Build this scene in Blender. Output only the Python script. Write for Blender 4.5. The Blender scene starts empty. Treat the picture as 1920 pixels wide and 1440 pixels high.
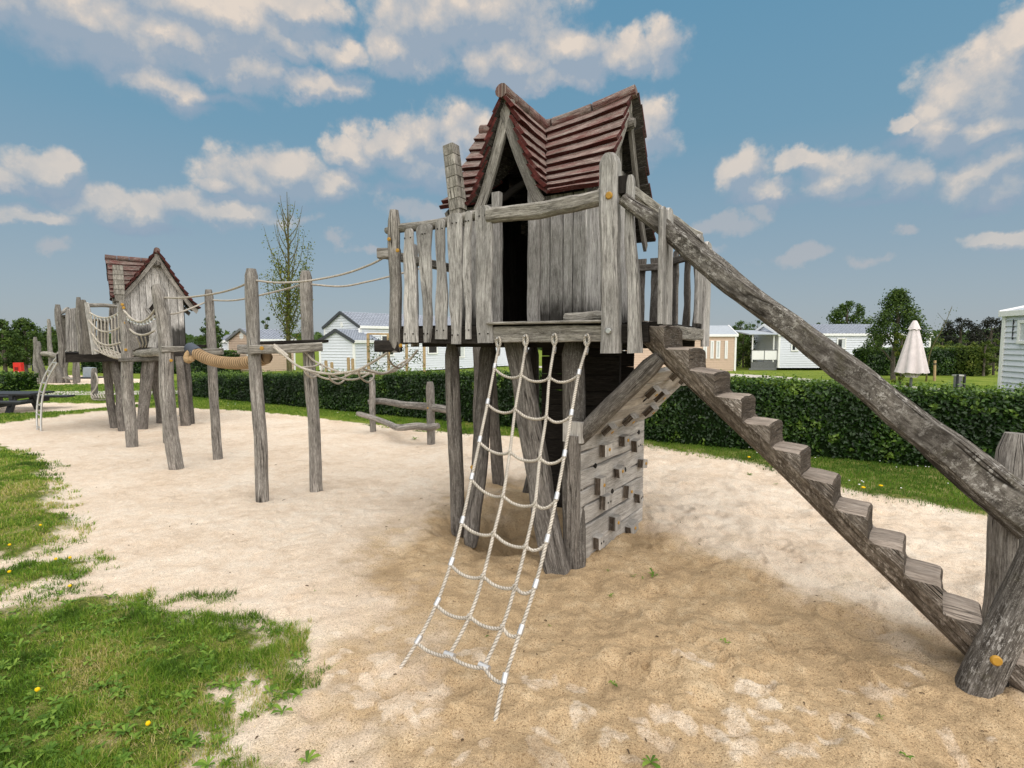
import bpy, math, random
import numpy as np
from mathutils import Vector, noise
K = 2.0 / 1.65          # one modelling unit in metres (eye height 1.65 units = 2.0 m)
F, H = 1000.0, 1.65
TH = math.atan(80 / F); CT, ST = math.cos(TH), math.sin(TH)
V = Vector
scene = bpy.context.scene
COL = scene.collection
ORG = {}

def ray(px, py):
    x = (px - 960) / F; y = -(py - 720) / F
    d = V((x, CT + y * ST, -ST + y * CT)); return d / d.y
def P(px, py, D): return V((0, 0, H)) + ray(px, py) * D
def G(px, py, z=0.0):
    d = ray(px, py); return V((0, 0, H)) + d * ((z - H) / d.z)
def m(x): return x / K    # metres to units

class Fr:
    def __init__(s, O, a, hs=1.0, dz=0.0):
        s.O = V((O[0], O[1], 0)); a = math.radians(a); s.hs = hs; s.dz = dz
        s.U = V((math.cos(a), -math.sin(a), 0)); s.V = V((math.sin(a), math.cos(a), 0))
    def W(s, u, v, z): return s.O + s.U * (u * s.hs) + s.V * (v * s.hs) + V((0, 0, z + s.dz))
    def atv(s, px, py, v):
        d = ray(px, py); o = V((0, 0, H)); t = (v * s.hs - (o - s.O).dot(s.V)) / d.dot(s.V); p = o + d * t
        return (p - s.O).dot(s.U) / s.hs, p.z - s.dz
    def atu(s, px, py, u):
        d = ray(px, py); o = V((0, 0, H)); t = (u * s.hs - (o - s.O).dot(s.U)) / d.dot(s.U); p = o + d * t
        return (p - s.O).dot(s.V) / s.hs, p.z - s.dz

# ------------------------------------------------------------------ objects
def props(o, label=None, cat=None, group=None, kind=None):
    if label: o['label'] = label
    if cat: o['category'] = cat
    if group: o['group'] = group
    if kind: o['kind'] = kind
    return o
def thing(name, loc, label, cat, group=None):
    o = bpy.data.objects.new(name, None); COL.objects.link(o)
    o.empty_display_size = .2
    o.location = V(loc) * K; ORG[o] = V(loc)
    return props(o, label, cat, group)
def root_of(o):
    while o.parent: o = o.parent
    return o

class MB:
    def __init__(s): s.v = []; s.f = []; s.uv = []; s.sm = []
    def add(s, verts, faces, uvs, smooth=False):
        b = len(s.v); s.v += [tuple(p) for p in verts]
        for f, u in zip(faces, uvs):
            s.f.append(tuple(i + b for i in f)); s.uv += u; s.sm.append(smooth)
    def build(s, name, mat, parent=None, loc=None):
        me = bpy.data.meshes.new(name)
        if parent is not None: o0 = ORG[root_of(parent)]
        else: o0 = V(loc) if loc is not None else V((0, 0, 0))
        me.from_pydata([((x - o0.x) * K, (y - o0.y) * K, (z - o0.z) * K) for x, y, z in s.v], [], s.f)
        me.uv_layers.new(name='uv')
        me.uv_layers['uv'].data.foreach_set('uv', np.array(s.uv, dtype=np.float32).ravel())
        me.polygons.foreach_set('use_smooth', s.sm)
        me.materials.append(mat); me.update()
        o = bpy.data.objects.new(name, me); COL.objects.link(o)
        if parent is not None: o.parent = parent
        else: o.location = o0 * K; ORG[o] = o0
        return o

_rs = random.Random(7)
def nz(x, y, s): return noise.noise(V((x, y, s * 17.31 + 3.7)))

def frames(pts):
    n = len(pts); T = []
    for i in range(n):
        a = pts[max(i - 1, 0)]; b = pts[min(i + 1, n - 1)]; T.append((b - a).normalized())
    t = T[0]; r = V((0, 0, 1)) if abs(t.z) < .9 else V((1, 0, 0))
    x = t.cross(r).normalized(); out = []
    for t in T:
        x = (x - t * x.dot(t)).normalized(); out.append((t, x, t.cross(x)))
    return out

def resample(pts, step):
    pts = [V(p) for p in pts]
    # catmull-rom then equal spacing
    dense = []
    n = len(pts)
    if n == 2: dense = [pts[0].lerp(pts[1], i / 40) for i in range(41)]
    else:
        for i in range(n - 1):
            p0 = pts[max(i - 1, 0)]; p1 = pts[i]; p2 = pts[i + 1]; p3 = pts[min(i + 2, n - 1)]
            for k in range(12):
                t = k / 12
                dense.append(.5 * ((2 * p1) + (p2 - p0) * t + (2 * p0 - 5 * p1 + 4 * p2 - p3) * t * t + (3 * p1 - p0 - 3 * p2 + p3) * t ** 3))
        dense.append(pts[-1])
    L = [0]
    for a, b in zip(dense, dense[1:]): L.append(L[-1] + (b - a).length)
    N = max(2, int(round(L[-1] / step)) + 1); out = []; j = 0
    for i in range(N):
        s = L[-1] * i / (N - 1)
        while j < len(L) - 2 and L[j + 1] < s: j += 1
        d = L[j + 1] - L[j]; out.append(dense[j].lerp(dense[j + 1], 0 if d == 0 else min(1, (s - L[j]) / d)))
    return out

def tube(mb, pts, rad, n=12, rough=0.0, seed=None, cap=True, strands=0, pitch=.07, flat=None, smooth=True, round_end=0.0, rfreq=3.0):
    """pts: points along the axis; rad: number, (r0, r1) or function of 0..1"""
    seed = _rs.random() * 100 if seed is None else seed
    fr = frames(pts); N = len(pts); L = 0; vs = []; Ls = []
    tot = sum((b - a).length for a, b in zip(pts, pts[1:])) or 1e-6
    for i, p in enumerate(pts):
        if i: L += (p - pts[i - 1]).length
        Ls.append(L); s = L / tot
        r = rad(s) if callable(rad) else (rad[0] + (rad[1] - rad[0]) * s if isinstance(rad, tuple) else rad)
        if round_end:
            e = min(L, tot - L) / round_end
            if e < 1: r *= .72 + .28 * math.sqrt(max(0, 1 - (1 - e) ** 2))
        t, x, y = fr[i]
        for k in range(n):
            a = 2 * math.pi * k / n
            q = r
            if rough: q = r * (1 + rough * (nz(math.cos(a) * .9 + seed, math.sin(a) * .9 + L * rfreq, seed) + .5 * nz(math.cos(a) * 2.5 + seed, L * rfreq * 2 + math.sin(a) * 2.5, seed + 5)))
            if strands: q = r * (.70 + .33 * abs(math.cos(strands * .5 * (a - 2 * math.pi * L / pitch))) ** .8)
            ca, sa = math.cos(a), math.sin(a)
            if flat: ca *= flat[0]; sa *= flat[1]
            vs.append(p + x * (q * ca) + y * (q * sa))
    r0 = rad(0.5) if callable(rad) else (rad[0] if isinstance(rad, tuple) else rad)
    ou, ov = seed * .731, seed * 1.37
    fs = []; us = []
    for i in range(N - 1):
        for k in range(n):
            k2 = (k + 1) % n
            fs.append((i * n + k, i * n + k2, (i + 1) * n + k2, (i + 1) * n + k))
            u0 = ou + 2 * math.pi * r0 * k / n; u1 = ou + 2 * math.pi * r0 * (k + 1) / n
            us.append([(u0, ov + Ls[i]), (u1, ov + Ls[i]), (u1, ov + Ls[i + 1]), (u0, ov + Ls[i + 1])])
    mb.add(vs, fs, us, smooth)
    if cap:
        for i, rev in ((0, True), (N - 1, False)):
            ring = vs[i * n:(i + 1) * n]; idx = list(range(n))
            if rev: idx = idx[::-1]
            mb.add(ring, [tuple(idx)], [[(ou + .3 + r0 * math.cos(6.283 * k / n), ov + .05 * r0 * math.sin(6.283 * k / n)) for k in idx]], False)

def log(mb, a, b, r0, r1=None, bend=.02, n=14, rough=.10, seed=None, step=.09, round_end=.03):
    seed = _rs.random() * 100 if seed is None else seed
    a = V(a); b = V(b); d = b - a; L = d.length; N = max(4, int(L / step) + 1)
    t = d.normalized(); r = V((0, 0, 1)) if abs(t.z) < .9 else V((1, 0, 0)); x = t.cross(r).normalized(); y = t.cross(x)
    pts = []
    for i in range(N):
        s = i / (N - 1); e = math.sin(math.pi * s)
        pts.append(a + d * s + x * (bend * e * 2.2 * nz(s * 1.8 + seed, 1.3, seed)) + y * (bend * e * 2.2 * nz(s * 1.8 + seed, 7.7, seed + 3)))
    tube(mb, pts, (r0, r1 if r1 is not None else r0 * .92), n, rough, seed, True, round_end=round_end)
    return pts

def plank(mb, a, b, w, t, wdir, wob=.0, bow=.0, seed=None, n=8, w1=None, ch=.006, tip=0.0, skew=0.0, rough=0.0):
    """board from a to b; w wide along wdir, t thick; w1: width at b"""
    seed = _rs.random() * 100 if seed is None else seed
    a = V(a); b = V(b); d = b - a; L = d.length; ax = d.normalized()
    wd = V(wdir); wd = (wd - ax * wd.dot(ax)).normalized(); nd = ax.cross(wd)
    w1 = w if w1 is None else w1
    S = [i / n for i in range(n + 1)]
    if tip: S = [s for s in S if s < 1 - tip / L] + [1 - tip / L, 1 - tip * .35 / L, 1]
    rings = []; ht = t / 2
    for s in S:
        hw = (w + (w1 - w) * s) / 2
        l = -hw + wob * (nz(s * L * 3.1 + seed, 2.2, seed) * 1.1 + .3 * nz(s * L * 9 + seed, 8.2, seed)); r = hw + wob * (nz(s * L * 3.1 + seed, 5.9, seed + 2) * 1.1 + .3 * nz(s * L * 9 + seed, 3.3, seed))
        c = bow * nz(s * L * 1.6 + seed, 11.1, seed + 4); l += c; r += c
        if tip:
            e = (s - (1 - tip / L)) / (tip / L)
            if e > 0: k = 1 - .45 * e * e; mid = (l + r) / 2; l = mid + (l - mid) * k; r = mid + (r - mid) * k
        hn = ht
        bn = rough * nz(s * L * 5 + seed, 1.7, seed + 8)
        q = [(l + ch, -hn), (r - ch, -hn), (r, -hn + ch), (r, hn - ch), (r - ch, hn), (l + ch, hn), (l, hn - ch), (l, -hn + ch)]
        base = a + d * s
        rings.append([base + wd * x + nd * (y + bn) + ax * (skew * x) for x, y in q])
    per = [0]; q0 = rings[0]
    for k in range(8): per.append(per[-1] + (q0[(k + 1) % 8] - q0[k]).length)
    ou, ov = seed * .731, seed * 1.37
    vs = [p for r in rings for p in r]; fs = []; us = []
    for i in range(len(S) - 1):
        for k in range(8):
            k2 = (k + 1) % 8
            fs.append((i * 8 + k, i * 8 + k2, i * 8 + 8 + k2, i * 8 + 8 + k))
            us.append([(ou + per[k], ov + S[i] * L), (ou + per[k + 1], ov + S[i] * L), (ou + per[k + 1], ov + S[i + 1] * L), (ou + per[k], ov + S[i + 1] * L)])
    for base, rev in ((0, True), ((len(S) - 1) * 8, False)):
        idx = [base + k for k in range(8)]
        if rev: idx = idx[::-1]
        fs.append(tuple(idx)); us.append([(ou + per[j - base] * 1.0, ov + .01 * (j - base)) for j in idx])
    mb.add(vs, fs, us, False)

def box(mb, c, sx, sy, sz, ax=None, ay=None, ch=.004, **k):
    """box centred at c; ax, ay: directions of sx and sy"""
    c = V(c); ax = V(ax) if ax is not None else V((1, 0, 0)); ay = V(ay) if ay is not None else V((0, 1, 0)); az = ax.cross(ay).normalized()
    plank(mb, c - az * sz / 2, c + az * sz / 2, sx, sy, ax, ch=ch, n=1, **k)

def disc_cap(mb, c, nrm, r, t):
    nrm = V(nrm).normalized()
    tube(mb, [V(c), V(c) + nrm * t * .6, V(c) + nrm * t], lambda s: r if s < .7 else r * .75, n=12, seed=1.0)

# ------------------------------------------------------------------ materials
def newmat(name):
    mt = bpy.data.materials.new(name); mt.use_nodes = True
    nt = mt.node_tree; nt.nodes.clear()
    return mt, nt
class N:
    """tiny node helper"""
    def __init__(s, nt): s.nt = nt
    def n(s, t, **k):
        nd = s.nt.nodes.new(t)
        for a, b in k.items(): setattr(nd, a, b)
        return nd
    def l(s, a, b): s.nt.links.new(a, b)
    def set(s, sock, v):
        if hasattr(v, 'is_output') or isinstance(v, bpy.types.NodeSocket): s.l(v, sock)
        else: sock.default_value = v
    def math(s, op, a, b=0.0, c=0.0, clamp=False):
        nd = s.n('ShaderNodeMath', operation=op, use_clamp=clamp)
        for i, x in enumerate((a, b, c)): s.set(nd.inputs[i], x)
        return nd.outputs[0]
    def vmath(s, op, a, b=(0, 0, 0), c=None):
        nd = s.n('ShaderNodeVectorMath', operation=op); s.set(nd.inputs[0], a); s.set(nd.inputs[1], b)
        if c is not None: s.set(nd.inputs[2], c)
        return nd.outputs['Value'] if op in ('LENGTH', 'DOT_PRODUCT') else nd.outputs[0]
    def mapping(s, v, scale=(1, 1, 1), loc=(0, 0, 0)):
        return s.vmath('MULTIPLY_ADD', v, scale, loc)
    def noise(s, v, scale, detail=4, rough=.55, dist=0.0):
        nd = s.n('ShaderNodeTexNoise'); s.set(nd.inputs['Vector'], v); nd.inputs['Scale'].default_value = scale
        nd.inputs['Detail'].default_value = detail; nd.inputs['Roughness'].default_value = rough; nd.inputs['Distortion'].default_value = dist
        return nd.outputs['Fac']
    def ramp(s, f, stops):
        nd = s.n('ShaderNodeValToRGB'); s.set(nd.inputs[0], f); cr = nd.color_ramp
        while len(cr.elements) > 1: cr.elements.remove(cr.elements[-1])
        for i, (p, c) in enumerate(stops):
            e = cr.elements[0] if i == 0 else cr.elements.new(p)
            e.position = p; e.color = (*c, 1) if len(c) == 3 else c
        return nd.outputs[0]
    def mr(s, f, a, b, c=0.0, d=1.0, smooth=False):
        nd = s.n('ShaderNodeMapRange'); nd.interpolation_type = 'SMOOTHSTEP' if smooth else 'LINEAR'
        s.set(nd.inputs[0], f)
        for i, x in enumerate((a, b, c, d)): s.set(nd.inputs[i + 1], x)
        return nd.outputs[0]
    def mix(s, f, a, b, mode='MIX'):
        nd = s.n('ShaderNodeMix', data_type='RGBA', blend_type=mode)
        s.set(nd.inputs[0], f); s.set(nd.inputs[6], a if not isinstance(a, tuple) or len(a) == 4 else (*a, 1)); s.set(nd.inputs[7], b if not isinstance(b, tuple) or len(b) == 4 else (*b, 1))
        return nd.outputs[2]
    def bump(s, h, dist, strength=1.0, normal=None):
        nd = s.n('ShaderNodeBump'); nd.inputs['Distance'].default_value = dist; nd.inputs['Strength'].default_value = strength
        s.set(nd.inputs['Height'], h)
        if normal is not None: s.l(normal, nd.inputs['Normal'])
        return nd.outputs[0]
    def out(s, col, rough=.85, normal=None, spec=.2, metal=0.0, transl=0.0, **k):
        b = s.n('ShaderNodeBsdfPrincipled'); s.set(b.inputs['Base Color'], col if not isinstance(col, tuple) or len(col) == 4 else (*col, 1)); s.set(b.inputs['Roughness'], rough)
        b.inputs['Specular IOR Level'].default_value = spec; b.inputs['Metallic'].default_value = metal
        if normal is not None: s.l(normal, b.inputs['Normal'])
        sh = b.outputs[0]
        if transl:
            t = s.n('ShaderNodeBsdfTranslucent'); s.set(t.inputs[0], col if not isinstance(col, tuple) or len(col) == 4 else (*col, 1))
            x = s.n('ShaderNodeMixShader'); x.inputs[0].default_value = transl; s.l(sh, x.inputs[1]); s.l(t.outputs[0], x.inputs[2]); sh = x.outputs[0]
        o = s.n('ShaderNodeOutputMaterial'); s.l(sh, o.inputs[0]); return b

def wood(name, dark, mid, light, lichen=.15, crack=1.0, moss=0.0, red=None, rot=0.0, fine=1.0, flake=.3, fcol=(.52, .495, .455)):
    mt, nt = newmat(name); q = N(nt)
    uv = q.n('ShaderNodeUVMap', uv_map='uv').outputs[0]
    geo = q.n('ShaderNodeTexCoord').outputs['Object']
    rnd = q.n('ShaderNodeObjectInfo').outputs['Random']
    g = q.noise(q.mapping(uv, (1, .07, 1)), 140 * fine, 6, .75, .1)
    st = q.noise(q.mapping(uv, (1, .07, 1), (3.1, 1.7, 0)), 30 * fine, 5, .62, .25)
    bl = q.noise(q.mapping(uv, (1, .45, 1), (7.1, 2.7, 0)), 4.5, 5, .62)
    ck = q.noise(q.mapping(uv, (1, .028, 1), (1.3, 5.2, 0)), 17 * fine, 3, .55, .6)
    c = q.math('ABSOLUTE', q.math('SUBTRACT', ck, .5))
    cmask = q.math('MULTIPLY', q.mr(c, 0.0, .014, 1, 0), q.mr(bl, .40, .62, 0, crack))
    f = q.math('ADD', q.math('MULTIPLY', g, .68), q.math('MULTIPLY', st, .32))
    col = q.ramp(f, [(.36, dark), (.495, mid), (.63, light)])
    bmul = q.mr(bl, .28, .72, .50, 1.30)
    bm = q.math('MULTIPLY', bmul, q.mr(rnd, 0, 1, .74, 1.16))
    cc = q.n('ShaderNodeCombineColor')
    for i in range(3): q.l(bm, cc.inputs[i])
    col = q.mix(1.0, col, cc.outputs[0], 'MULTIPLY')
    if red:
        rm = q.noise(q.mapping(uv, (1, .16, 1), (2.3, 9.7, 0)), 16, 6, .68, .4)
        rb = q.math('ADD', rm, q.math('MULTIPLY', q.math('SUBTRACT', bl, .5), .6))
        col = q.mix(q.mr(rb, .45, .66, 0, .84), col, q.mix(q.mr(g, .35, .65), red[0], red[1]))
    fk = q.noise(q.mapping(uv, (1, .28, 1), (11.3, 4.1, 0)), 90, 5, .78); fz = q.noise(q.mapping(uv, (1, .5, 1), (4.4, 8.8, 0)), 6, 4, .65)
    col = q.mix(q.math('MULTIPLY', q.mr(fk, .53, .585, 0, 1), q.mr(fz, .40, .60, 0, flake), clamp=True), col, fcol)
    dk = q.mr(q.noise(q.mapping(uv, (1, .17, 1), (6.2, 3.3, 0)), 70, 5, .74), .40, .47, .75, 0)
    col = q.mix(q.math('MULTIPLY', dk, q.mr(fz, .38, .58, .9, .15), clamp=True), col, dark)
    lm = q.noise(geo, 130, 4, .7); lz = q.noise(geo, 5, 3, .6)
    lmask = q.math('MULTIPLY', q.mr(lm, .56, .64, 0, 1), q.mr(lz, .42, .62, 0, lichen * 2), clamp=True)
    col = q.mix(lmask, col, (.40, .385, .33))
    if moss:
        mm = q.math('MULTIPLY', q.mr(q.noise(geo, 9, 5, .7), .55, .68, 0, 1), moss, clamp=True)
        col = q.mix(mm, col, (.115, .11, .032))
    if rot:
        sep = q.n('ShaderNodeSeparateXYZ'); q.l(q.n('ShaderNodeNewGeometry').outputs['Position'], sep.inputs[0])
        rz = q.math('ADD', sep.outputs[2], q.math('MULTIPLY', q.math('SUBTRACT', q.noise(q.mapping(uv, (1, .25, 1)), 22, 4, .6), .5), .42))
        col = q.mix(q.mr(rz, 2.26, 2.46, .90, 0), col, (.022, .02, .017))
    col = q.mix(1.0, col, (.985, .988, 1.012, 1), 'MULTIPLY')
    col = q.mix(cmask, col, (.02, .017, .014))
    h = q.math('SUBTRACT', q.math('ADD', q.math('MULTIPLY', g, .5), q.math('MULTIPLY', st, .8)), q.math('MULTIPLY', cmask, .9))
    q.out(col, .9, q.bump(h, .0055, .9), .12)
    return mt

def plain(name, col, rough=.6, spec=.3, metal=0.0, var=.12, scale=8, bump=0.0, bscale=60):
    mt, nt = newmat(name); q = N(nt); o = q.n('ShaderNodeTexCoord').outputs['Object']
    v = q.mr(q.noise(o, scale, 5, .6), .3, .7, 1 - var, 1 + var)
    c = q.vmath('SCALE', tuple(col)); nd = nt.nodes[-1]; q.l(v, nd.inputs['Scale'])
    nrm = q.bump(q.noise(o, bscale, 4), bump) if bump else None
    q.out(c, rough, nrm, spec, metal); return mt

def leafmat(name, stops, transl=.25, rough=.55, spec=.25):
    mt, nt = newmat(name); q = N(nt)
    a = q.n('ShaderNodeAttribute', attribute_name='tint').outputs['Fac']
    q.out(q.ramp(a, stops), rough, None, spec, transl=transl); return mt

M = {}
M['picket'] = wood('weathered_board', (.115, .105, .096), (.375, .354, .33), (.64, .615, .58), .2, 1.1)
M['wall'] = wood('weathered_wall_board', (.12, .11, .10), (.39, .37, .347), (.63, .61, .58), .1, .9, rot=1.0)
M['post'] = wood('weathered_post', (.07, .062, .054), (.245, .223, .198), (.48, .452, .415), .35, 1.5, .08)
M['leg'] = wood('weathered_shaded_leg', (.05, .043, .037), (.145, .128, .112), (.30, .274, .246), .3, 1.4, .05)  # weathered wood, darkened further to carry the shade under the deck
M['beam'] = wood('lichened_beam', (.06, .054, .045), (.245, .224, .192), (.53, .50, .445), .5, 1.3, .10)
M['rail'] = wood('dark_rail', (.032, .027, .022), (.122, .108, .094), (.30, .275, .245), .3, 1.7, .12, flake=.95, fcol=(.42, .40, .37))
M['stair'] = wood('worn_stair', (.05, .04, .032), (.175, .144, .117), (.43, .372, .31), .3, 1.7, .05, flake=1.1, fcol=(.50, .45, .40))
M['tread'] = wood('worn_lit_tread', (.16, .128, .10), (.40, .33, .27), (.58, .50, .42), .05, .9, flake=.2)  # paler from wear, with light from above also put into the colour
M['shaded_side'] = wood('shaded_side_wood', (.03, .024, .018), (.10, .077, .058), (.22, .18, .145), .1, 1.2, flake=.3)  # step fronts and hold sides: shade put into the wood colour
M['darkwood'] = wood('dark_wood', (.012, .010, .009), (.028, .024, .021), (.055, .048, .041), .0, .6, flake=.0)  # near black, so wood under deck and roof carries shade in its colour
M['panel'] = wood('climbing_board', (.25, .23, .205), (.44, .412, .375), (.60, .57, .53), .1, .6, flake=.15)
M['roof'] = wood('red_stained_board', (.05, .033, .028), (.19, .135, .115), (.42, .345, .305), .3, .9, .12, red=((.065, .010, .010), (.165, .030, .027)))
M['roof_ul'] = wood('shaded_roof_underside', (.022, .019, .017), (.055, .048, .042), (.11, .097, .086), .1, .8)  # grey underside wood, darkened to paint in the shade inside the gable
M['cap'] = plain('yellow_plastic_cap', (.40, .215, .025), .45, .4, var=.15)
M['bolt'] = plain('steel_bolt', (.55, .55, .56), .35, .5, .9)
M['steel'] = plain('galvanised_steel', (.50, .49, .47), .42, .5, .75)
M['alu'] = plain('aluminium_ferrule', (.55, .55, .56), .42, .5, .75)
def ropemat(name='net_rope', r0=.0105, pitch=.055, dark=(.13, .108, .086), light=(.51, .465, .405), lo=.05, hi=.62):
    mt, nt = newmat(name); q = N(nt); s = q.n('ShaderNodeSeparateXYZ'); q.l(q.n('ShaderNodeUVMap', uv_map='uv').outputs[0], s.inputs[0])
    ph = q.math('SUBTRACT', q.math('DIVIDE', s.outputs[0], r0), q.math('MULTIPLY', s.outputs[1], 6.28318 / pitch)); w = q.math('ABSOLUTE', q.math('COSINE', q.math('MULTIPLY', ph, 1.5)))
    o = q.n('ShaderNodeTexCoord').outputs['Object']; d = q.mr(q.noise(o, 9, 4, .6), .35, .65, .82, 1.1)
    c = q.mix(q.mr(w, lo, hi, 0, 1), dark, light); v = q.vmath('SCALE', c); q.l(d, nt.nodes[-1].inputs['Scale']); q.out(v, .95, None, .05); return mt  # grooves between strands coloured dark in place of crevice shade
M['rope'] = ropemat(); M['coil'] = ropemat('coir_rope_twist', .070, .165, (.03, .017, .008), (.37, .255, .15), .15, .95)
M['rope2'] = plain('grey_rope', (.38, .345, .30), .95, .05, var=.2, scale=30, bump=.003, bscale=300)
M['coir'] = plain('coir_rope', (.40, .275, .155), .98, .02, var=.3, scale=40, bump=.006, bscale=240)
M['black'] = plain('black_recycled_plastic', (.022, .024, .028), .5, .4, var=.3)
M['redbin'] = plain('red_plastic', (.62, .022, .015), .4, .5)
M['white'] = plain('white_paint', (.82, .82, .82), .5, .4, var=.04)
M['siding_w'] = plain('white_siding', (.66, .69, .76), .5, .4, var=.05)
M['siding_b'] = plain('beige_siding', (.58, .435, .335), .55, .3, var=.06)
M['darktrim'] = plain('anthracite_trim', (.045, .05, .06), .5, .4)
M['tile'] = plain('grey_blue_tiles', (.25, .275, .33), .45, .4, var=.15, scale=3)
M['roofsheet'] = plain('pale_roof_sheet', (.36, .39, .43), .5, .3)
M['cloth'] = plain('pink_white_canvas', (.74, .665, .67), .85, .1, var=.08, bump=.002, bscale=200)
M['greypanel'] = plain('grey_panel', (.16, .165, .17), .6, .3)
M['stake'] = plain('raw_timber', (.42, .30, .17), .8, .1, var=.2)
M['bark'] = wood('bark', (.05, .042, .032), (.12, .10, .078), (.22, .19, .15), .2, 1.0, .3)
M['barkgold'] = wood('lichened_bark', (.05, .045, .016), (.125, .112, .040), (.21, .19, .08), .2, .6, .4)
def glassmat():
    mt, nt = newmat('window_glass'); q = N(nt); q.out((.02, .024, .028), .06, None, .8); return mt
M['glass'] = glassmat()
M['glass2'] = plain('curtained_window', (.55, .58, .60), .25, .5, var=.1)
# ------------------------------------------------------------------ numpy helpers
rng = np.random.default_rng(11)
_perm = np.random.default_rng(5).random((512, 512))
def vn(x, y, s=0):
    x = x + s * 37.17; y = y + s * 91.7
    xi = np.floor(x).astype(int); yi = np.floor(y).astype(int); fx = x - xi; fy = y - yi
    fx = fx * fx * (3 - 2 * fx); fy = fy * fy * (3 - 2 * fy)
    g = lambda a, b: _perm[a % 512, b % 512]
    return (g(xi, yi) * (1 - fx) + g(xi + 1, yi) * fx) * (1 - fy) + (g(xi, yi + 1) * (1 - fx) + g(xi + 1, yi + 1) * fx) * fy
def fbm(x, y, s=0, o=4, gain=.5):
    t = 0; a = 1; n = 0
    for k in range(o): t = t + a * vn(x * 2 ** k, y * 2 ** k, s + k * 3); n += a; a *= gain
    return t / n - .5
def pxpoly(pts): return np.array([G(a, b)[:2] for a, b in pts])
def sdist(x, y, poly):
    """signed distance, positive inside"""
    d = np.full(x.shape, 1e9); ins = np.zeros(x.shape, bool); n = len(poly)
    for i in range(n):
        ax, ay = poly[i]; bx, by = poly[(i + 1) % n]
        ex, ey = bx - ax, by - ay; L = ex * ex + ey * ey + 1e-12
        t = np.clip(((x - ax) * ex + (y - ay) * ey) / L, 0, 1)
        d = np.minimum(d, np.hypot(x - ax - t * ex, y - ay - t * ey))
        c = ((ay > y) != (by > y)) & (x < (bx - ax) * (y - ay) / (by - ay + 1e-12) + ax)
        ins ^= c
    return np.where(ins, d, -d)
# play area: everything inside is sand except the turf polygons
SAND = pxpoly([(-900, 830), (-300, 812), (0, 796), (100, 783), (200, 771), (260, 766), (360, 766), (480, 773), (620, 787), (830, 810), (1205, 838), (1400, 873), (1600, 927), (1880, 977), (2100, 1040), (2500, 1150), (3400, 1500), (3400, 2600), (-3000, 2600), (-3000, 1300), (-900, 900)])
TURF = [pxpoly(p) for p in (
    [(-900, 815), (-300, 822), (0, 833), (60, 858), (98, 880), (108, 905), (125, 955), (133, 1000), (112, 1028), (60, 1042), (0, 1052), (-300, 1085), (-1200, 1100)],
    [(-500, 1090), (0, 1078), (70, 1062), (160, 1058), (174, 1072), (125, 1098), (50, 1112), (0, 1118), (-400, 1140)],
    [(-800, 1160), (0, 1140), (60, 1128), (110, 1128), (180, 1113), (250, 1122), (330, 1148), (365, 1163), (470, 1178), (500, 1184), (532, 1218), (536, 1258), (510, 1280), (465, 1262), (440, 1300), (412, 1345), (392, 1390), (410, 1440), (430, 1500), (480, 1700), (300, 2400), (-3000, 2400), (-3000, 1300)])]
SAND2 = [pxpoly([(-400, 790), (0, 777), (120, 773), (230, 763), (300, 756), (200, 757), (0, 756), (-400, 757)]),
         pxpoly([(40, 706), (120, 704), (205, 707), (330, 716), (205, 721), (120, 722), (50, 719)])]
DAMP = pxpoly([(760, 1000), (690, 1075), (640, 1180), (600, 1300), (560, 1440), (540, 1700), (2600, 1700), (2400, 1290), (1900, 1235), (1700, 1150), (1500, 1085), (1340, 1035), (1225, 975), (1180, 910), (900, 900), (830, 960)])
HOLE = G(955, 985).xy
def masks(x, y):
    near = fbm(x * 2.2, y * 2.2, 1, 5, .6)
    s = sdist(x, y, SAND) + near * .35 + fbm(x * 8, y * 8, 3, 3) * .10
    g = -s
    for p in TURF: g = np.maximum(g, sdist(x, y, p) + near * .55 + fbm(x * 8, y * 8, 4, 4, .6) * .22)
    far = np.hypot(x, y) > 9
    for p in SAND2: g = np.where(far, np.minimum(g, -(sdist(x, y, p) + near * .3)), g)
    return g          # positive: grass
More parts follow.
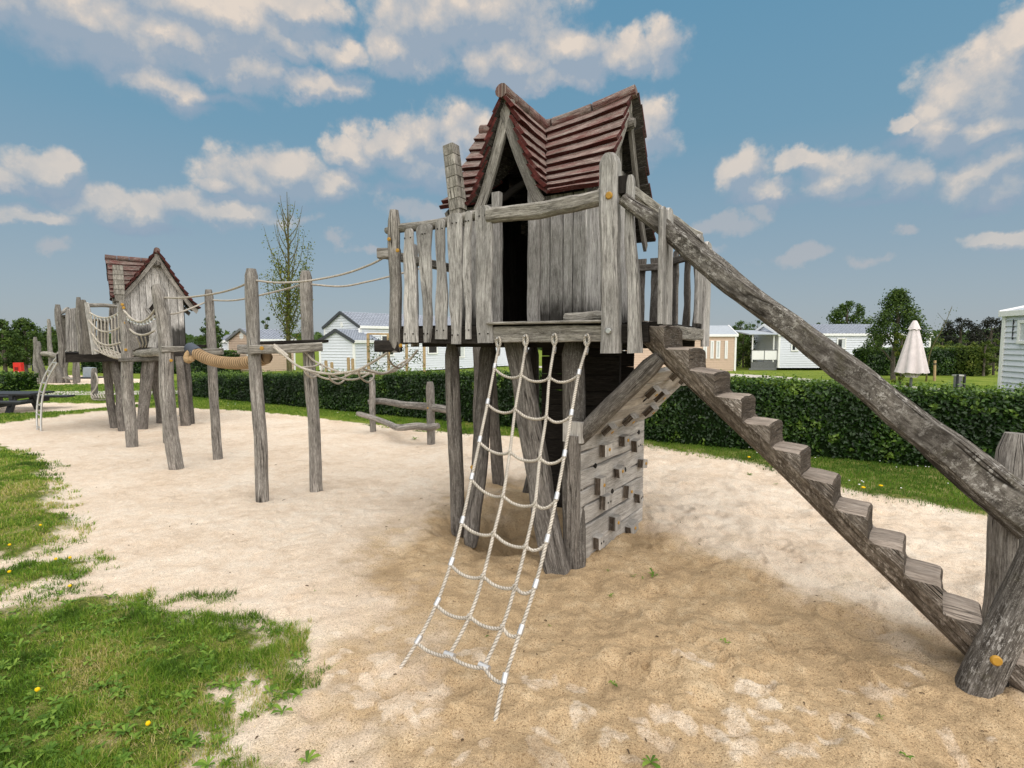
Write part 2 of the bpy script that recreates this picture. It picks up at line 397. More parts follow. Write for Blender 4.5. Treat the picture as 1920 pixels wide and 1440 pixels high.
def gz(x, y, g=None):
    if g is None: g = masks(x, y)
    r = np.hypot(x, y)
    fade = np.clip(1.4 - r / 16, 0, 1)
    sand = (fbm(x * 1.3, y * 1.3, 11, 3) * .10 + fbm(x * 5.5, y * 5.5, 12, 4, .62) * .075 + fbm(x * 20, y * 20, 14, 3) * .020) * fade
    # trodden dimples
    d = vn(x * 6.3, y * 6.3, 21) ; sand -= np.clip(d - .58, 0, 1) * .085 * fade
    sand += np.clip(vn(x * 3.1, y * 3.1, 27) - .6, 0, 1) * .05 * fade
    sand *= .42 + .58 * np.clip((x + .9) / 1.6 + np.clip(2.9 - y, 0, 1) * .6, 0, 1)
    fr_ = np.random.default_rng(77)
    for k in range(120):
        px_, py_ = (fr_.uniform(1180, 1750), fr_.uniform(930, 1300)) if k < 75 else (fr_.uniform(250, 900), fr_.uniform(860, 1300))
        c = G(px_, py_); th = fr_.uniform(0, 3.14); L = fr_.uniform(.035, .085) * (1.3 if k % 9 == 0 else 1); W_ = L * fr_.uniform(.35, .7); dp = fr_.uniform(.008, .024) * (1 if k < 75 else .6)
        sel = (np.abs(x - c.x) < .25) & (np.abs(y - c.y) < .25)
        if sel.any():
            dx, dy = x[sel] - c.x, y[sel] - c.y; u = (dx * math.cos(th) + dy * math.sin(th)) / L; v = (-dx * math.sin(th) + dy * math.cos(th)) / W_; e = np.hypot(u, v) + fbm(x[sel] * 18, y[sel] * 18, 33, 2) * .7
            sand[sel] += -dp * np.clip(1.25 - e, 0, 1) ** .7 + dp * .7 * np.exp(-((e - 1.45) / .28) ** 2)
    h = np.hypot(x - HOLE[0], (y - HOLE[1]) * .9)
    sand += fbm(x * 8, y * 8, 35, 4, .6) * .16 * np.exp(-(h / .62) ** 2)
    sand += -.24 * np.exp(-(h / .44) ** 2) + .05 * np.exp(-((h - .75) / .25) ** 2) * (vn(x * 7, y * 7, 31) - .1)
    turf = .012 + np.clip(g, 0, .25) * .10 + fbm(x * 4, y * 4, 15, 3) * .035 * fade
    k = np.clip(g / .06 + .5, 0, 1)
    z = sand * (1 - k) + turf * k
    return z * np.clip((60 - r) / 20, 0, 1)
def zat(x, y): return float(gz(np.array([x], float), np.array([y], float))[0])

def add_attr(me, name, arr):
    a = me.attributes.new(name, 'FLOAT', 'POINT'); a.data.foreach_set('value', np.asarray(arr, dtype=np.float32))

def npmesh(name, verts, faces, mat, attrs=None, smooth=False, scale=True):
    """verts (n,3); faces (k,m) all the same size"""
    me = bpy.data.meshes.new(name); n = len(verts); k, mm = faces.shape
    me.vertices.add(n); me.vertices.foreach_set('co', (np.asarray(verts, dtype=np.float32) * (K if scale else 1)).ravel())
    me.loops.add(k * mm); me.loops.foreach_set('vertex_index', faces.ravel().astype(np.int32))
    me.polygons.add(k); me.polygons.foreach_set('loop_start', np.arange(0, k * mm, mm, dtype=np.int32))
    me.polygons.foreach_set('use_smooth', np.full(k, smooth))
    me.update(calc_edges=True)
    for a, b in (attrs or {}).items(): add_attr(me, a, b)
    me.materials.append(mat)
    o = bpy.data.objects.new(name, me); COL.objects.link(o); ORG[o] = V((0, 0, 0)); return o

# ------------------------------------------------------------------ ground sheet
def groundmat():
    mt, nt = newmat('sand_and_soil'); q = N(nt)
    pos = q.n('ShaderNodeNewGeometry').outputs['Position']
    at = lambda n_: q.n('ShaderNodeAttribute', attribute_name=n_).outputs['Fac']
    big = q.noise(pos, 1.1, 5, .6); mid = q.noise(pos, 7, 6, .7); fine = q.noise(pos, 90, 3, .7); grain = q.noise(pos, 210, 3, .7)
    pale = q.ramp(q.math('ADD', q.math('MULTIPLY', mid, .5), q.math('MULTIPLY', big, .5)), [(.34, (.62, .48, .355)), (.48, (.755, .62, .49)), (.60, (.82, .71, .59))])
    damp = q.ramp(q.math('ADD', q.math('MULTIPLY', mid, .55), q.math('MULTIPLY', big, .45)), [(.34, (.38, .27, .16)), (.50, (.535, .385, .23)), (.64, (.66, .51, .335))])
    w = q.math('ADD', at('damp'), q.math('MULTIPLY', q.math('SUBTRACT', mid, .5), 1.0))
    w = q.mr(w, .15, .95, 0, 1, True)
    w = q.math('MULTIPLY', w, q.math('SUBTRACT', 1.0, q.math('MULTIPLY', at('patch'), q.mr(mid, .35, .6, .35, .85))))
    c = q.mix(w, pale, damp)
    c = q.mix(q.math('MULTIPLY', at('wet'), q.mr(mid, .3, .6, .7, 1.0)), c, (.27, .19, .108))
    sp = q.math('MULTIPLY', q.mr(fine, .36, .46, 1.0, 0), q.mr(w, 0, 1, .45, 1.0))
    c = q.mix(sp, c, (.25, .165, .09))  # dark specks painted as tiny shadows between sand grains
    gr = q.mr(grain, .28, .72, .48, 1.46)
    sc = q.vmath('SCALE', c); q.l(gr, nt.nodes[-1].inputs['Scale']); c = sc
    deb = q.mr(q.noise(pos, 46, 2, .5), .27, .225, 0, .8)
    c = q.mix(deb, c, (.06, .045, .03))
    gcol = q.ramp(q.math('ADD', q.math('MULTIPLY', q.noise(pos, 3.2, 5, .65), .6), q.math('MULTIPLY', fine, .4)), [(.34, (.030, .048, .010)), (.47, (.085, .115, .020)), (.56, (.20, .20, .06)), (.66, (.42, .34, .20))])
    gfar = q.ramp(q.math('ADD', q.math('MULTIPLY', q.noise(pos, .9, 5, .65), .6), q.math('MULTIPLY', fine, .4)), [(.34, (.075, .125, .014)), (.5, (.15, .205, .028)), (.64, (.25, .27, .06))])
    gcol = q.mix(at('far'), gcol, gfar)
    gm = q.mr(q.math('ADD', at('grass'), q.math('ADD', q.math('MULTIPLY', q.math('SUBTRACT', fine, .5), .6), q.math('MULTIPLY', q.math('SUBTRACT', mid, .5), .9))), .36, .72, 0, 1)
    c = q.mix(gm, c, gcol)
    h = q.math('ADD', q.math('MULTIPLY', mid, 1.0), q.math('ADD', q.math('MULTIPLY', fine, .28), q.math('MULTIPLY', grain, .10)))
    h = q.math('ADD', h, q.math('MULTIPLY', at('patch'), .12))
    q.out(c, .95, q.bump(h, .045, 1.0), .08)
    return mt
def build_ground():
    rs = [.35]
    while rs[-1] < 650: rs.append(rs[-1] * (1.0048 if 1.6 < rs[-1] < 6.5 else 1.0085 if rs[-1] < 12 else 1.02 if rs[-1] < 40 else 1.08) + (.004 if rs[-1] < 2 else 0))
    rs = np.array(rs)
    a1 = np.radians(np.arange(-64, 64.01, .2)); a2 = np.radians(np.arange(70, 290.1, 10.))
    an = np.concatenate([a1, a2])
    R, A = np.meshgrid(rs, an, indexing='ij'); x = (R * np.sin(A)).ravel(); y = (R * np.cos(A)).ravel()
    g = masks(x, y); z = gz(x, y, g)
    grass = np.where(np.hypot(x, y) > 9, np.clip(g / .10 + .5, 0, 1), np.clip(g / .30 + .22, 0, .85))
    dd = sdist(x, y, DAMP); damp = np.clip(dd / 1.0 + .45 + fbm(x * 2.0, y * 2.0, 41, 5, .6) * 1.5, 0, 1)
    h = np.hypot(x - HOLE[0], y - HOLE[1]); wet = np.clip(1.25 - h / .55, 0, 1) * .75
    e = fbm(x * 1.6 + 5, y * 1.6, 43, 4, .6); wet = np.maximum(wet, np.clip((e - .06) * 6, 0, .62) * np.clip(damp, 0, 1))
    # dry flakes lying on the damp sand
    pr = np.random.default_rng(3); patch = np.zeros_like(x)
    spots = []
    for (cx, cy, k, sp) in ((640, 1230, 5, 40), (740, 1290, 12, 60), (700, 1340, 5, 30), (800, 1310, 3, 20), (840, 1380, 4, 40), (1050, 1280, 4, 40), (1090, 1330, 3, 20), (1040, 1410, 7, 40), (1300, 1240, 3, 25), (1250, 1340, 5, 50), (1400, 1330, 9, 70), (1500, 1380, 8, 70), (1600, 1320, 6, 50), (1680, 1280, 3, 40), (890, 1225, 2, 12), (690, 1100, 4, 60), (1800, 1380, 4, 50), (1180, 1400, 3, 40)):
        for i in range(k):
            c = G(cx + pr.normal(0, sp), cy + pr.normal(0, sp * .5)); spots.append((c.x, c.y, pr.uniform(.03, .085), pr.uniform(.4, .8), pr.uniform(0, 3.14)))
    wn = fbm(x * 12, y * 12, 51, 3, .6); wn2 = fbm(x * 34, y * 34, 52, 2)
    for cx, cy, r, asp, th in spots:
        dx = x - cx; dy = y - cy; sel = (np.abs(dx) < .3) & (np.abs(dy) < .3)
        u = dx[sel] * math.cos(th) + dy[sel] * math.sin(th); v = -dx[sel] * math.sin(th) + dy[sel] * math.cos(th)
        q = 1 - np.hypot(u / r, v / (r * asp)) + wn[sel] * 1.5 + wn2[sel] * .6
        patch[sel] = np.maximum(patch[sel], np.clip(q * 4, 0, 1) * .85)
    z = z + patch * .004
    nr, na = R.shape; i = np.arange(nr - 1)[:, None]; j = np.arange(na)[None, :]; j2 = (j + 1) % na
    f = np.stack([i * na + j, i * na + j2, (i + 1) * na + j2, (i + 1) * na + j], -1).reshape(-1, 4)[:, ::-1]
    o = npmesh('ground', np.stack([x, y, z], 1), f, groundmat(), dict(grass=grass, damp=damp, wet=wet, patch=patch, far=np.clip((np.hypot(x, y) - 7) / 5, 0, 1)), True)
    # close the middle
    props(o, 'sandy play area with lawn around it', 'ground', kind='structure'); return o
build_ground()

def strip(name, pts, w, z, mat, label):
    """a path of width w along pts, a few mm above the lawn"""
    pts = resample([V((a, b, 0)) for a, b in pts], .5); vs = []; fs = []
    for i, (t, x_, y_) in enumerate(frames(pts)):
        nn = V((-t.y, t.x, 0)).normalized()
        for k in range(5):
            p = pts[i] + nn * (w * (k / 4 - .5) * (1 + .03 * nz(i * .6, k * 3.3, 2))); vs.append((p.x, p.y, zat(p.x, p.y) + z))
    for i in range(len(pts) - 1):
        for k in range(4): fs.append((i * 5 + k, i * 5 + k + 1, i * 5 + 6 + k, i * 5 + 5 + k))
    fs = np.array(fs)[:, ::-1] if False else np.array(fs)
    o = npmesh(name, np.array(vs), fs, mat, None, True); return props(o, label, 'path', kind='structure')
M['path'] = plain('pale_path', (.50, .46, .42), .9, .1, var=.15, scale=4, bump=.01, bscale=120)

# ------------------------------------------------------------------ blades
def blades(name, x, y, hgt, wid, tint, mat, lean=.5, label=None, zoff=-.004):
    n = len(x); z = gz(x, y) + zoff
    a = rng.uniform(0, 2 * np.pi, n); wx, wy = np.cos(a), np.sin(a)
    la = rng.uniform(0, 2 * np.pi, n); lm = np.abs(rng.normal(0, lean, n)) * hgt
    lx, ly = np.cos(la) * lm, np.sin(la) * lm
    ones = np.ones(n)
    def pt(s, w): return np.stack([x + wx * w * wid + lx * s * s, y + wy * w * wid + ly * s * s, z + hgt * (s - .25 * np.minimum(lm / hgt, 1.2) * s * s)], 1)
    vs = np.stack([pt(0, -.5), pt(0, .5), pt(.55, -.42), pt(.55, .42), pt(1.0, 0.0)], 1).reshape(-1, 3)
    b = np.arange(n)[:, None] * 5
    f = np.concatenate([b + np.array([[0, 1, 3]]), b + np.array([[0, 3, 2]]), b + np.array([[2, 3, 4]])])
    return props(npmesh(name, vs, f, mat, dict(tint=np.repeat(tint, 5))), label, 'grass', kind='stuff')
M['grass'] = leafmat('grass_blades', [(0, (.05, .10, .012)), (.33, (.130, .255, .022)), (.58, (.25, .365, .038)), (.8, (.44, .40, .105)), (1, (.60, .49, .25))], .35)
M['lawn'] = leafmat('lawn_blades', [(0, (.045, .10, .012)), (.35, (.10, .20, .020)), (.6, (.17, .28, .030)), (.8, (.28, .33, .06)), (1, (.5, .45, .2))], .35)
def grow():
    # turf at the left, thinning with distance
    n0 = 1500000; r = .9 * np.exp(rng.uniform(0, np.log(11 / .9), n0)); a = np.radians(rng.uniform(-74, 14, n0))
    x = r * np.sin(a); y = r * np.cos(a); g = masks(x, y)
    clump = fbm(x * 7, y * 7, 61, 3, .6)
    keep = (g > -.16) & (rng.random(n0) < np.clip(.42 + g * 2.2 + clump * 2.6, .02, 1)) & (y < 13) & (x < 1.5) & (np.abs(x / y) < 3.2)
    keep &= rng.random(n0) < .8
    x, y, r, g, clump = (q[keep] for q in (x, y, r, g, clump))
    n = len(x)
    patchy = fbm(x * 2.3, y * 2.3, 63, 4)
    tint = np.clip(.40 + patchy * 1.5 - clump * .45 + rng.normal(0, .19, n) + (rng.random(n) < .11) * .5 * np.clip(.5 + patchy * 3, 0, 1.3), 0, 1)
    blades('grass', x, y, rng.uniform(.016, .050, n) * np.clip(.85 + clump * 2.0 + patchy * .5, .3, 1.7), np.maximum(.0028, .0009 * r) * rng.uniform(.7, 1.3, n), tint, M['grass'], .75, 'rough turf growing in patches over the sand')
    # mown lawn beyond the sand
    n0 = 420000; r = 5 * np.exp(rng.uniform(0, np.log(26 / 5.), n0)); a = np.radians(rng.uniform(-52, 52, n0))
    x = r * np.sin(a); y = r * np.cos(a); g = -sdist(x, y, SAND) + fbm(x * 2.2, y * 2.2, 1, 5, .6) * .35
    keep = (g > -.06) & (rng.random(n0) < np.clip(.5 + g * 4, .05, 1)); g2 = masks(x, y); keep &= g2 > -.02
    x, y, r = x[keep], y[keep], r[keep]; n = len(x)
    tint = np.clip(.40 + fbm(x * 1.5, y * 1.5, 66, 4) * .8 + rng.normal(0, .12, n), 0, .8)
    blades('lawn_grass', x, y, rng.uniform(.018, .05, n), .0011 * r * rng.uniform(.7, 1.3, n), tint, M['lawn'], .5, 'mown lawn between the sand and the hedge')
grow()

# broad-leaved weeds and seedlings: small rosettes
M['weed'] = leafmat('weed_leaf', [(0, (.06, .13, .014)), (.5, (.125, .24, .03)), (1, (.24, .36, .055))], .35)
def rosette(vs, fs, tn, cx, cy, r, nl, rr, up=.35):
    z0 = zat(cx, cy)
    for k in range(nl):
        a = 6.283 * k / nl + rr.uniform(-.4, .4); L = r * rr.uniform(.6, 1.15); w = L * rr.uniform(.13, .22); e = rr.uniform(.15, up + .25)
        ca, sa = math.cos(a), math.sin(a); b = len(vs); t = rr.uniform(0, 1)
        for s, wd, hz in ((0, .25, 0), (.35, .8, .55), (.7, 1.0, .8), (1, .05, .55)):
            for sg in (-1, 1): vs.append((cx + ca * L * s - sa * w * wd * sg, cy + sa * L * s + ca * w * wd * sg, z0 + .004 + L * e * hz + .15 * w * wd)); tn.append(t)
        for i in range(3): fs.append((b + i * 2, b + i * 2 + 1, b + i * 2 + 3, b + i * 2 + 2))
def weeds():
    rr = random.Random(4); vs, fs, tn = [], [], []
    for i in range(520):
        px = rr.uniform(-80, 600); py = rr.uniform(1060, 1470); p = G(px, py); g = masks(np.array([p.x]), np.array([p.y]))[0]
        if g > -.05: rosette(vs, fs, tn, p.x, p.y, rr.uniform(.018, .052), rr.randint(6, 10), rr)
    o = npmesh('weeds', np.array(vs), np.array(fs), M['weed'], dict(tint=np.array(tn))); props(o, 'broad leaved weeds scattered through the turf', 'weeds', kind='stuff')
    vs, fs, tn = [], [], []
    for px, py, r, k in ((1225, 1078, .05, 7), (1187, 1082, .025, 5), (1205, 1086, .02, 4), (1145, 1118, .025, 5), (1140, 1075, .02, 4), (778, 824, .07, 7), (1150, 1280, .03, 5), (1405, 888, .05, 8), (1220, 1425, .05, 6), (1360, 1215, .04, 4), (912, 1192, .018, 4), (1700, 1430, .03, 4), (590, 1110, .015, 3), (1650, 1355, .02, 4), (1455, 905, .03, 5), (1285, 1022, .012, 4), (1030, 1168, .014, 4), (1548, 920, .05, 7), (1585, 912, .04, 6), (530, 1340, .05, 5), (560, 1310, .06, 7), (575, 1425, .05, 6)):
        p = G(px, py); rosette(vs, fs, tn, p.x, p.y, r, k, rr, .6)
    o = npmesh('seedlings', np.array(vs), np.array(fs), M['weed'], dict(tint=np.array(tn))); props(o, 'small green seedlings sprouting from the sand', 'seedlings', kind='stuff')
weeds()

# dandelions, each a thing; the daisies too many and too small to count
M['yellow'] = plain('dandelion_yellow', (.78, .50, .01), .7, .1, var=.1); M['stalk'] = plain('stalk', (.12, .17, .04), .7, .1)
def dandelions():
    spots = [(105, 1070), (131, 1067), (130, 1110), (18, 1038), (76, 1003), (70, 1328), (277, 1391), (18, 1096)]
    far = [(1617, 927), (1650, 925), (1848, 962), (1403, 868)]
    for grp, lst, s in (('dandelions in the turf', spots, .011), ('dandelions along the far sand edge', far, .022)):
        for px, py in lst:
            p = G(px, py); z = zat(p.x, p.y)
            t = thing('dandelion', (p.x, p.y, z), 'yellow dandelion flower growing in the near turf' if s < .015 else 'yellow dandelion flower where the far lawn meets the sand', 'flower', grp)
            b = MB(); tube(b, [V((p.x, p.y, z - .01)), V((p.x + .006, p.y, z + .045))], .0022, n=5); b.build('stem', M['stalk'], t)
            b = MB(); tube(b, [V((p.x + .006, p.y, z + .043)), V((p.x + .006, p.y, z + .050)), V((p.x + .006, p.y, z + .056))], lambda q: s * (.6 if q < .1 else 1.0 if q < .7 else .7), n=11, rough=.25); b.build('flower_head', M['yellow'], t)
dandelions()
def daisies():
    n0 = 2600; px = rng.uniform(1350, 1920, n0); py = rng.uniform(850, 985, n0)
    P_ = [G(a, b) for a, b in zip(px, py)]; x = np.array([p.x for p in P_]); y = np.array([p.y for p in P_])
    x2 = rng.uniform(-9, 2.2, 700); y2 = rng.uniform(8, 16, 700); x = np.r_[x, x2]; y = np.r_[y, y2]
    g = -sdist(x, y, SAND); k = (g > .04) & (fbm(x * 2, y * 2, 71, 3) > .07) & (np.r_[rng.random(n0) < .10, rng.random(700) < .5]); x, y = x[k], y[k]; n = len(x)
    z = gz(x, y) + .05; r = rng.uniform(.008, .014, n); vs = []
    for i in range(6): vs.append(np.stack([x + r * math.cos(i * 1.047), y + r * math.sin(i * 1.047), z + .004 * (i % 2)], 1))
    vs = np.stack(vs, 1).reshape(-1, 3); f = np.arange(n * 6).reshape(-1, 6)
    props(npmesh('daisies', vs, f, M['white']), 'white daisies dotted over the mown lawn', 'daisies', kind='stuff')
daisies()
# small debris on the sand: twigs, chips and leaves
M['debris'] = plain('twig_debris', (.10, .07, .045), .9, .1, var=.4, scale=20)
def debris():
    rr = random.Random(12); mb = MB()
    for i in range(150):
        px = rr.uniform(60, 1900); py = rr.uniform(800, 1435) if i % 3 else rr.uniform(800, 1000); p = G(px, py)
        if masks(np.array([p.x]), np.array([p.y]))[0] > -.05: continue
        z = zat(p.x, p.y); L = rr.uniform(.006, .022) * (1 if p.y < 5 else 1.7); a = rr.uniform(0, 6.28)
        tube(mb, [V((p.x, p.y, z + .002)), V((p.x + L * math.cos(a) * .5, p.y + L * math.sin(a) * .5, z + .006)), V((p.x + L * math.cos(a), p.y + L * math.sin(a), z + .003))], rr.uniform(.0012, .0035), n=5, rough=.3)
    props(mb.build('debris', M['debris']), 'small twigs and chips scattered over the sand', 'debris', kind='stuff')
debris()
# ------------------------------------------------------------------ play towers
M['roof_butt'] = wood('shaded_red_edge', (.022, .006, .005), (.060, .014, .012), (.12, .03, .026), .05, .8, flake=.1)  # butt faces of the roof boards, their shade painted as darker red
DECK = 1.78
class House:
    """crooked little house with a cross gable; frame units"""
    def __init__(s, fr, zr1=3.60, vr=1.10):
        s.fr = fr; s.ze = 2.79; s.vr = vr; s.hwf = vr - .40; s.hwb = .82; s.zeb = 2.63; s.zr1 = zr1; s.gc = -1.35; s.gh = .335; s.uR = -.57; s.uL = -2.03
    def zr(s, u): return 3.61 + .04 * ((u + 1.30) / .75) ** 2 + .065 * abs(u + 1.30) / .75 + .02 * (u + 1.28)
    def shape(s, t): return .90 * t ** 1.25 + .10 * t
    def main(s, u, t, side):
        if side < 0: v = s.vr - s.hwf * (1 - t); ze = s.ze
        else: v = s.vr + s.hwb * (1 - t); ze = s.zeb
        return V((u, v, ze + (s.zr(u) - ze) * s.shape(t)))
    def gab(s, v, t, side):
        zr = s.zr1 + .05 * max(0, .7 - v) ** 2
        return V((s.gc + side * s.gh * (1 - t), v, s.ze + (zr - s.ze) * s.shape(t)))
    def W(s, p): return s.fr.W(p.x, p.y, p.z)

def course(mb, hs, fn, a, b, k, nc, outdir, seed, n=7):
    """one board of a roof slope from a(t) to b(t)"""
    t0 = k / nc - (.02 if k == 0 else .01); t1 = min((k + 1.45) / nc, 1.0); rr = random.Random(seed)
    th = .036; lift0, lift1 = .064 + rr.uniform(0, .014), .004
    a0, b0 = a(k / nc), b(k / nc); a1, b1 = a((k + 1) / nc), b((k + 1) / nc)
    jl, jr = rr.uniform(-.015, .015), rr.uniform(-.015, .015)
    rings = []; Ls = []
    for i in range(n + 1):
        s = i / n
        q0 = fn(a0 + (b0 - a0) * s + (jl if s == 0 else jr if s == 1 else 0), max(t0, 0)); q1 = fn(a1 + (b1 - a1) * s + (jl if s == 0 else jr if s == 1 else 0), t1)
        nrm = V(outdir(q0, q1)).normalized()
        w = .007 * nz(s * 2.5, seed * .77, 3)
        dn = (q0 - q1).normalized() * (.012 + .006 * nz(s * 4, seed * .37, 9))
        lo = q0 + dn + nrm * (lift0 + w); up = q1 + nrm * (lift1 + .012)
        rings.append([lo, up, up - nrm * th * .7, lo - nrm * th]); Ls.append(s * abs(b0 - a0))
    mb.mi = getattr(mb, 'mi', [])
    vs = [hs.W(p) for r in rings for p in r]; fs = []; us = []; ou, ov = rr.uniform(0, 50), rr.uniform(0, 50)
    per = [0, (rings[0][1] - rings[0][0]).length]; per += [per[1] + th, per[1] * 2 + th]; per.append(per[3] + th)
    for i in range(n):
        for j in range(4):
            j2 = (j + 1) % 4
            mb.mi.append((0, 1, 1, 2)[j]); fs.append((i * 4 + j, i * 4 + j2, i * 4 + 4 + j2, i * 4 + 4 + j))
            us.append([(ou + per[j], ov + Ls[i]), (ou + per[j + 1], ov + Ls[i]), (ou + per[j + 1], ov + Ls[i + 1]), (ou + per[j], ov + Ls[i + 1])])
    for idx in ((3, 2, 1, 0), tuple(n * 4 + j for j in range(4))):
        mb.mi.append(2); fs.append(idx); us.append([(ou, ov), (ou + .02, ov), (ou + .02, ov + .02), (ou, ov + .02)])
    mb.add(vs, fs, us, False)

def side_out(dirv):
    def f(q0, q1):
        e = (q1 - q0); h = V((e.x, e.y, 0)); hl = h.length or 1e-6; h /= hl
        return V((-h.x * e.z, -h.y * e.z, hl)) if True else dirv
    return f

def build_house(hs, root, chim=None, diamond=False, mats=('wall', 'roof')):
    fr = hs.fr; so = side_out(None); nc = 9
    mb = MB()
    for k in range(nc):
        val = lambda t: hs.gc + hs.gh * (1 - t)
        vall = lambda t: hs.gc - hs.gh * (1 - t)
        course(mb, hs, lambda u, t: hs.main(u, t, -1), val, lambda t: hs.uR + .05 * t, k, nc, so, k + 1)
        course(mb, hs, lambda u, t: hs.main(u, t, -1), lambda t: hs.uL - .02 * t, vall, k, nc, so, k + 21)
        course(mb, hs, lambda u, t: hs.main(u, t, 1), lambda t: hs.uL - .02 * t, lambda t: hs.uR + .05 + .05 * t, k, nc, so, k + 41)
        vf = lambda t: .345 - .05 * t
        vv = lambda t: hs.vr - hs.hwf * (1 - t)
        course(mb, hs, lambda v, t: hs.gab(v, t, 1), vf, vv, k, nc, so, k + 61, 5)
        course(mb, hs, lambda v, t: hs.gab(v, t, -1), vf, vv, k, nc, so, k + 81, 5)
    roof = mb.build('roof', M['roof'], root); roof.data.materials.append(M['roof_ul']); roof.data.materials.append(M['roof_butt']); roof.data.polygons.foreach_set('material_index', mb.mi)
    # ridge caps: short half logs end to end
    def cap(fn, a, b, k):
        mb = MB(); seg = 4
        for i in range(seg):
            s0, s1 = a + (b - a) * i / seg, a + (b - a) * (i + 1) / seg; d = (b - a) * .006
            pts = [hs.W(fn(s0 + d + (s1 - s0 - 2 * d) * j / 4) + V((0, 0, .022))) for j in range(5)]
            tube(mb, pts, lambda s: .055 * (1 + .05 * nz(s, i, k)), n=12, rough=.06, seed=k * 7.1 + i, rfreq=2)
        mb.build('ridge_cap', M['roof'], roof)
    cap(lambda u: hs.main(u, 1, -1), hs.uL - .03, hs.uR + .075, 1)
    cap(lambda v: hs.gab(v, 1, 1), .275, hs.vr - .03, 2)
    # bargeboards follow the curved roof edge
    def barge(fn, inward, w=.10, name='bargeboard', thick=.03, drop=.015):
        mb = MB(); n = 9; rows = []
        for i in range(n + 1):
            t = i / n; p = fn(t) - V((0, 0, drop)); p2 = fn(min(t + .05, 1.05) if t < 1 else 1) ; e = (fn(min(t + .04, 1.0)) - fn(max(t - .04, 0))).normalized()
            iw = V(inward); side = iw.cross(e).normalized()
            if side.z > 0: side = -side
            rows.append([p, p + side * w * (1 + .1 * nz(t * 3, 1, 7)), p + side * w + iw * thick, p + iw * thick])
        vs = [hs.W(p) for r in rows for p in r]; fs, us = [], []; ou = _rs.uniform(0, 40)
        L = [0]
        for a, b in zip(rows, rows[1:]): L.append(L[-1] + (b[0] - a[0]).length)
        for i in range(n):
            for j in range(4):
                j2 = (j + 1) % 4; fs.append((i * 4 + j, i * 4 + j2, i * 4 + 4 + j2, i * 4 + 4 + j))
                us.append([(ou + j * .1, L[i]), (ou + j * .1 + .1, L[i]), (ou + j * .1 + .1, L[i + 1]), (ou + j * .1, L[i + 1])])
        fs += [(3, 2, 1, 0), tuple(n * 4 + j for j in range(4))]; us += [[(ou, 0), (ou + .1, 0), (ou + .1, .03), (ou, .03)]] * 2
        mb.add(vs, fs, us, False); mb.build(name, M['post'], root)
    barge(lambda t: hs.gab(.385 - .05 * t, t, 1), (0, 1, 0), .085)
    barge(lambda t: hs.gab(.385 - .05 * t, t, -1), (0, 1, 0), .085)
    for sd in (-1, 1):
        barge(lambda t: hs.main(hs.uR - .03 + .05 * t, t, sd), (-1, 0, 0), .085)
        barge(lambda t: hs.main(hs.uL + .03 - .02 * t, t, sd), (1, 0, 0), .085)
    # walls of upright boards
    def wall(p0, p1, top, skip=None, w=.125, seed=0, inn=V((0, 1, 0)), z0=DECK + .005, name='house_wall', mt='wall'):
        mb = MB(); d = V(p1) - V(p0); L = d.length; d /= L; s = 0; rr = random.Random(seed)
        while s < L - .01:
            ww = min(w * rr.uniform(.75, 1.25), L - s)
            if L - s - ww < .05: ww = L - s
            c = s + ww / 2; p = V(p0) + d * c
            if not (skip and skip[0] < c < skip[1]):
                zt = top(p); a = fr.W(p.x, p.y, z0 - rr.uniform(0, .03)); b = fr.W(p.x, p.y, zt)
                e = fr.W(p.x + d.x, p.y + d.y, 0) - fr.W(p.x, p.y, 0)
                dz = top(V(p0) + d * (c + .01)) - top(V(p0) + d * (c - .01))
                plank(mb, a, b, (ww - .006) * fr.hs, .026, e, wob=.003, seed=rr.uniform(0, 90), n=5, skew=0)
            s += ww
        return mb.build(name, M[mt], root)
    vf, vb, uL, uR = .46, 1.78, -1.90, -.70
    def roofz(p):
        v = p.y; t = max(0, min(1, (1 - (hs.vr - v) / hs.hwf) if v < hs.vr else 1 - (v - hs.vr) / hs.hwb)); return hs.main(p.x, t, -1 if v < hs.vr else 1).z - .035
    D0, D1 = -1.475, -1.145
    wall((uL, vf, 0), (D0 - .04, vf, 0), lambda p: hs.ze + .02, seed=1)
    wall((D1 + .05, vf, 0), (uR, vf, 0), lambda p: hs.ze + .02, seed=3, w=.11)
    gw = wall((uR, vf - .01, 0), (uR, vb, 0), roofz, seed=4, w=.15)
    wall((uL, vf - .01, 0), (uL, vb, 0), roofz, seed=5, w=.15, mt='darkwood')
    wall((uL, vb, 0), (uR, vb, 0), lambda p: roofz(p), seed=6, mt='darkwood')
    # dark-coloured back and left walls stand in for shade inside; door posts
    for u, w_ in ((D0, .075), (D1 + .02, .10)):
        mb = MB(); plank(mb, fr.W(u, vf - .035, DECK), fr.W(u, vf - .035, hs.ze + .10), w_ * fr.hs, .06, fr.U, wob=.012, n=10); mb.build('door_post', M['picket'], root)
    # collar beams seen up in the gable
    mb = MB(); log(mb, fr.W(hs.gc - .26, .62, 2.86), fr.W(hs.gc + .28, .72, 3.10), .035, .03); mb.build('roof_timber', M['darkwood'], root); mb = MB(); log(mb, fr.W(hs.uR - .05, hs.vr, hs.zr(hs.uR) - .22), fr.W(hs.uR + .06, hs.vr, hs.zr(hs.uR) - .22), .05, .05); mb.build('roof_timber', M['leg'], root)  # first gable timber coloured dark in place of interior shade
